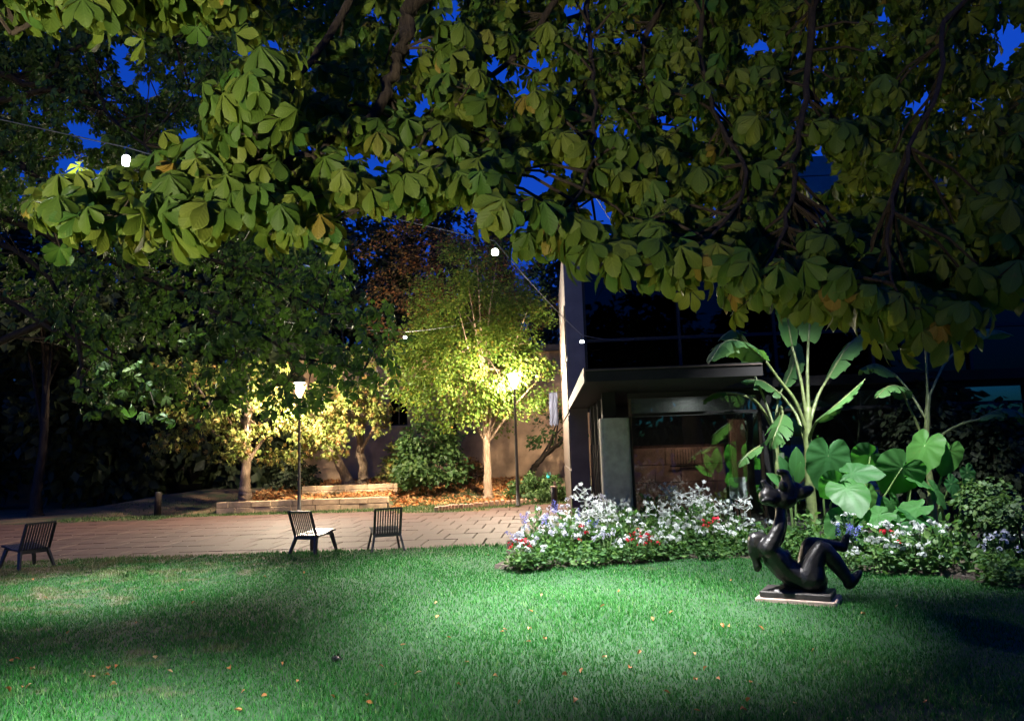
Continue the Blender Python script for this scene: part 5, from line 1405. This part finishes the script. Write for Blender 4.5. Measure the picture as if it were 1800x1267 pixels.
# ------------------------------------------------------------------ chairs
def chair(loc, rz, label):
    e = empty('garden_chair', loc, rz); tag(e, label, 'chair', 'dark slatted garden chairs')
    # local: +Y is the front of the chair
    SW = .46; n = 11; sh = .34
    back_b = Vector((0, -.22, sh - .02)); back_t = Vector((0, -.36, .72))
    fr = MB()
    for s in (-1, 1):
        fr.bar((s * SW / 2, -.20, sh - .05), (s * SW / 2, -.37, .735), .018, .05, (1, 0, 0))
        fr.tube([(s * SW / 2, -.21, sh - .03), (s * SW / 2, .0, sh - .015), (s * SW / 2, .20, sh + .03), (s * SW / 2, .29, sh + .035)], .017, 6)
    fr.bar((-SW / 2, -.37, .735), (SW / 2, -.37, .735), .03, .022, (0, 0, 1))
    fr.bar((-SW / 2, -.205, sh - .055), (SW / 2, -.205, sh - .055), .06, .022, (0, 0, 1))
    fr.bar((-SW / 2, .22, sh - .02), (SW / 2, .22, sh - .02), .05, .02, (0, 0, 1))
    fr.build('frame', M['chair'], e)
    for k in range(n):
        x = -SW / 2 + SW * (k + .5) / n
        o = MB().bar((x, -.212, sh - .03), (x, -.366, .722), .020, .012, (1, 0, 0)).build('back_slat', M['chair'], e)
    for k in range(n):
        x = -SW / 2 + SW * (k + .5) / n
        m_ = MB(); P = [(x, -.205, sh - .018), (x, 0, sh - .005), (x, .18, sh + .03), (x, .30, sh + .042)]
        for a, b in zip(P[:-1], P[1:]): m_.bar(a, b, .031, .012, (1, 0, 0))
        m_.build('seat_slat', M['seat'], e)
    for sx, y0, y1 in ((-1, -.19, -.31), (1, -.19, -.31), (-1, .20, .27), (1, .20, .27)):
        m_ = MB(); p0 = Vector((sx * (SW / 2 - .02), y0, sh - .02)); p1 = Vector((sx * (SW / 2 + .05), y1, -.01))
        a = Vector((1, 0, 0)); V = []
        for p, w in ((p0, .085), (p1, .048)):
            for i, j in ((-1, -1), (1, -1), (1, 1), (-1, 1)): V.append(p + Vector((i * .016, j * w / 2, 0)))
        m_.add(V, [(3, 2, 1, 0), (4, 5, 6, 7), (0, 1, 5, 4), (1, 2, 6, 5), (2, 3, 7, 6), (3, 0, 4, 7)]); m_.build('leg', M['chair'], e)
p = gnd(552, 972); chair((p.x, p.y, 0), math.radians(-25), 'dark slatted garden chair in front of the left lamp post, turned to the right')
p = gnd(678, 967); chair((p.x, p.y, 0), math.radians(18), 'dark slatted garden chair nearest the flower bed, its back to the lawn')
p = gnd(46, 999); chair((p.x, p.y, 0), math.radians(62), 'dark slatted garden chair cut by the left edge of the picture')

# ------------------------------------------------------------------ small things
q = gnd(975, 896); e = empty('ash_bin', q); tag(e, 'slim black cylindrical ash bin with pale rim beside the concrete wall', 'ash bin')
MB().lathe([(.085, -.02), (.085, .62), (.080, .625)], 18).build('bin_body', M['post'], e, True)
MB().lathe([(.088, .60), (.105, .615), (.105, .64), (.07, .645)], 18).build('rim', M['slab'], e)
c_ = empty('cardboard_packet', q + Vector((.03, 0, .647))); tag(c_, 'small reddish packet standing on the ash bin', 'packet'); MB().box(-.035, .035, -.014, .014, 0, .11, bev=.004).build('packet_box', M['redstone'], c_); MB().box(-.036, .036, -.015, .015, .075, .085).build('packet_band', M['whitepaint'], c_)
q = px(972, 690, 24.4); e = empty('hanging_cloth', q); tag(e, 'pale blue cloth hanging from a bracket at the end of the wall', 'cloth')
V = []; F = []
for i in range(9):
    for j in range(13): V.append(((i - 4) * .035 + .01 * math.sin(j * .9), .03 * math.sin(i * 1.5 + j * .2), -j * .085 - (.05 * (i % 3) if j == 12 else 0)))
for i in range(8):
    for j in range(12): F.append((i * 13 + j, i * 13 + j + 1, (i + 1) * 13 + j + 1, (i + 1) * 13 + j))
mc = MB(); mc.add(V, F); mc.build('cloth_sheet', M['cloth'], e, True)
MB().tube([(-.2, 0, .01), (.9, 0, .01)], .012, 6).build('bracket', M['frame'], e)
q = px(965, 838, 24.0); e = empty('teal_bag', q); tag(e, 'small crumpled teal bag on the low green shrub', 'bag')
bm = bmesh.new(); bmesh.ops.create_icosphere(bm, subdivisions=2, radius=.07)
for v in bm.verts: v.co = Vector((v.co.x * 1.2, v.co.y * .8, v.co.z * .7)) * (1 + .35 * (rng.random() - .5))
me = bpy.data.meshes.new('bag_body'); bm.to_mesh(me); bm.free(); me.materials.append(M['teal']); obj('bag_body', me, e)
MB().tube([(-.06, 0, .05), (-.03, 0, .14), (.03, 0, .14), (.06, 0, .05)], .008, 5).build('bag_handle', M['teal'], e)
# small sprinkler stub and a dark fir cone on the lawn
q = gnd(588, 1160); e = empty('fir_cone', q); tag(e, 'small black cone lying on the lawn', 'cone')
MB().lathe([(.005, 0), (.025, .01), (.032, .03), (.026, .055), (.012, .075), (.003, .08)], 10).build('cone_body', M['socket'], e).rotation_euler = (1.2, 0, .6)
V = [];
for k in range(14):
    a = k * 2.4; z = .01 + .06 * k / 14; V.append((a, z))
sc_ = MB()
for a, z in V: sc_.add([(.02 * math.cos(a), .02 * math.sin(a), z), (.038 * math.cos(a + .3), .038 * math.sin(a + .3), z + .012), (.038 * math.cos(a - .3), .038 * math.sin(a - .3), z + .012)], [(0, 1, 2)])
sc_.build('scales', M['socket'], e).rotation_euler = (1.2, 0, .6)

# dry leaves scattered on the lawn
def curled(seed):
    g = np.random.default_rng(seed); T = leaflet(1, .30, 7, .35 * g.random() - .1, .55 + .5 * g.random(), prof=[(0, .06), (.2, .6), (.4, .95), (.6, 1), (.8, .7), (.92, .35), (1, 0)], jag=.45, seed=seed)
    V = T[0].copy(); V[:, 1] -= .5; V[:, 2] += .18 * np.sin(V[:, 1] * 3 + seed); V[:, 2] -= V[:, 2].min()
    return mesh_np('fallen_leaf', V, T[1], M['dryleaf'], T[2], np.full(len(V), g.random()))
FALL = [curled(s) for s in range(8)]
spots = [(190, 1180), (205, 1176), (188, 1192), (150, 1190), (298, 1185), (272, 1160), (160, 1197), (198, 1210), (50, 1217), (12, 1224), (38, 1218), (80, 1055), (318, 1042), (20, 1173), (30, 1170), (57, 1188), (58, 1023), (495, 1172), (522, 1205), (428, 1222), (462, 1232), (418, 1255), (535, 1010), (465, 1017),
         (670, 1173), (697, 1208), (645, 1232), (650, 1246), (790, 1128), (883, 1118), (888, 1114), (932, 1113), (930, 1138), (957, 1132), (953, 1053), (933, 1080), (857, 979), (1060, 1074), (1180, 1085), (1150, 1100), (1148, 1098), (1088, 1041), (1063, 1165), (1106, 1183), (1023, 1191), (993, 1195), (914, 1238), (1008, 1237), (1173, 1227), (1124, 1153), (806, 1207), (734, 1187), (710, 1136), (769, 1089), (766, 1062),
         (1518, 1084), (1577, 1068), (1270, 1107), (1283, 1107), (1338, 1109), (1430, 1152), (1320, 1203), (1335, 1207), (1222, 1202), (1263, 1198), (1241, 1180), (1221, 1155), (1316, 1238), (1398, 1242), (1628, 1242), (1225, 1258), (1307, 1257), (1285, 1025), (340, 1065), (405, 1180), (585, 1235), (120, 1120), (240, 1100), (820, 1170), (870, 1195)]
for k, (u, v) in enumerate(spots):
    p = gnd(u, v); z = float(lawn_z(p.x, p.y)); s = (.034 + .026 * rng.random())
    o = obj('fallen_leaf', FALL[k % 8]); o.location = (p.x, p.y, z + .012); o.rotation_euler = (rng.normal() * .35, rng.normal() * .35, rng.random() * 6.28); o.scale = (s, s, s)
    near = 'in the near right' if u > 1200 and v > 1130 else 'in front of the statue' if u > 1200 else 'in the near left corner' if u < 450 and v > 1130 else 'in the shaded band at left' if u < 620 and v > 1060 else 'by the left chairs' if u < 620 else 'in the near middle of the lawn' if v > 1160 else 'in the bright middle of the lawn'
    tag(o, 'dry curled brown leaf on the grass ' + near, 'leaf', 'dry leaves scattered on the lawn')
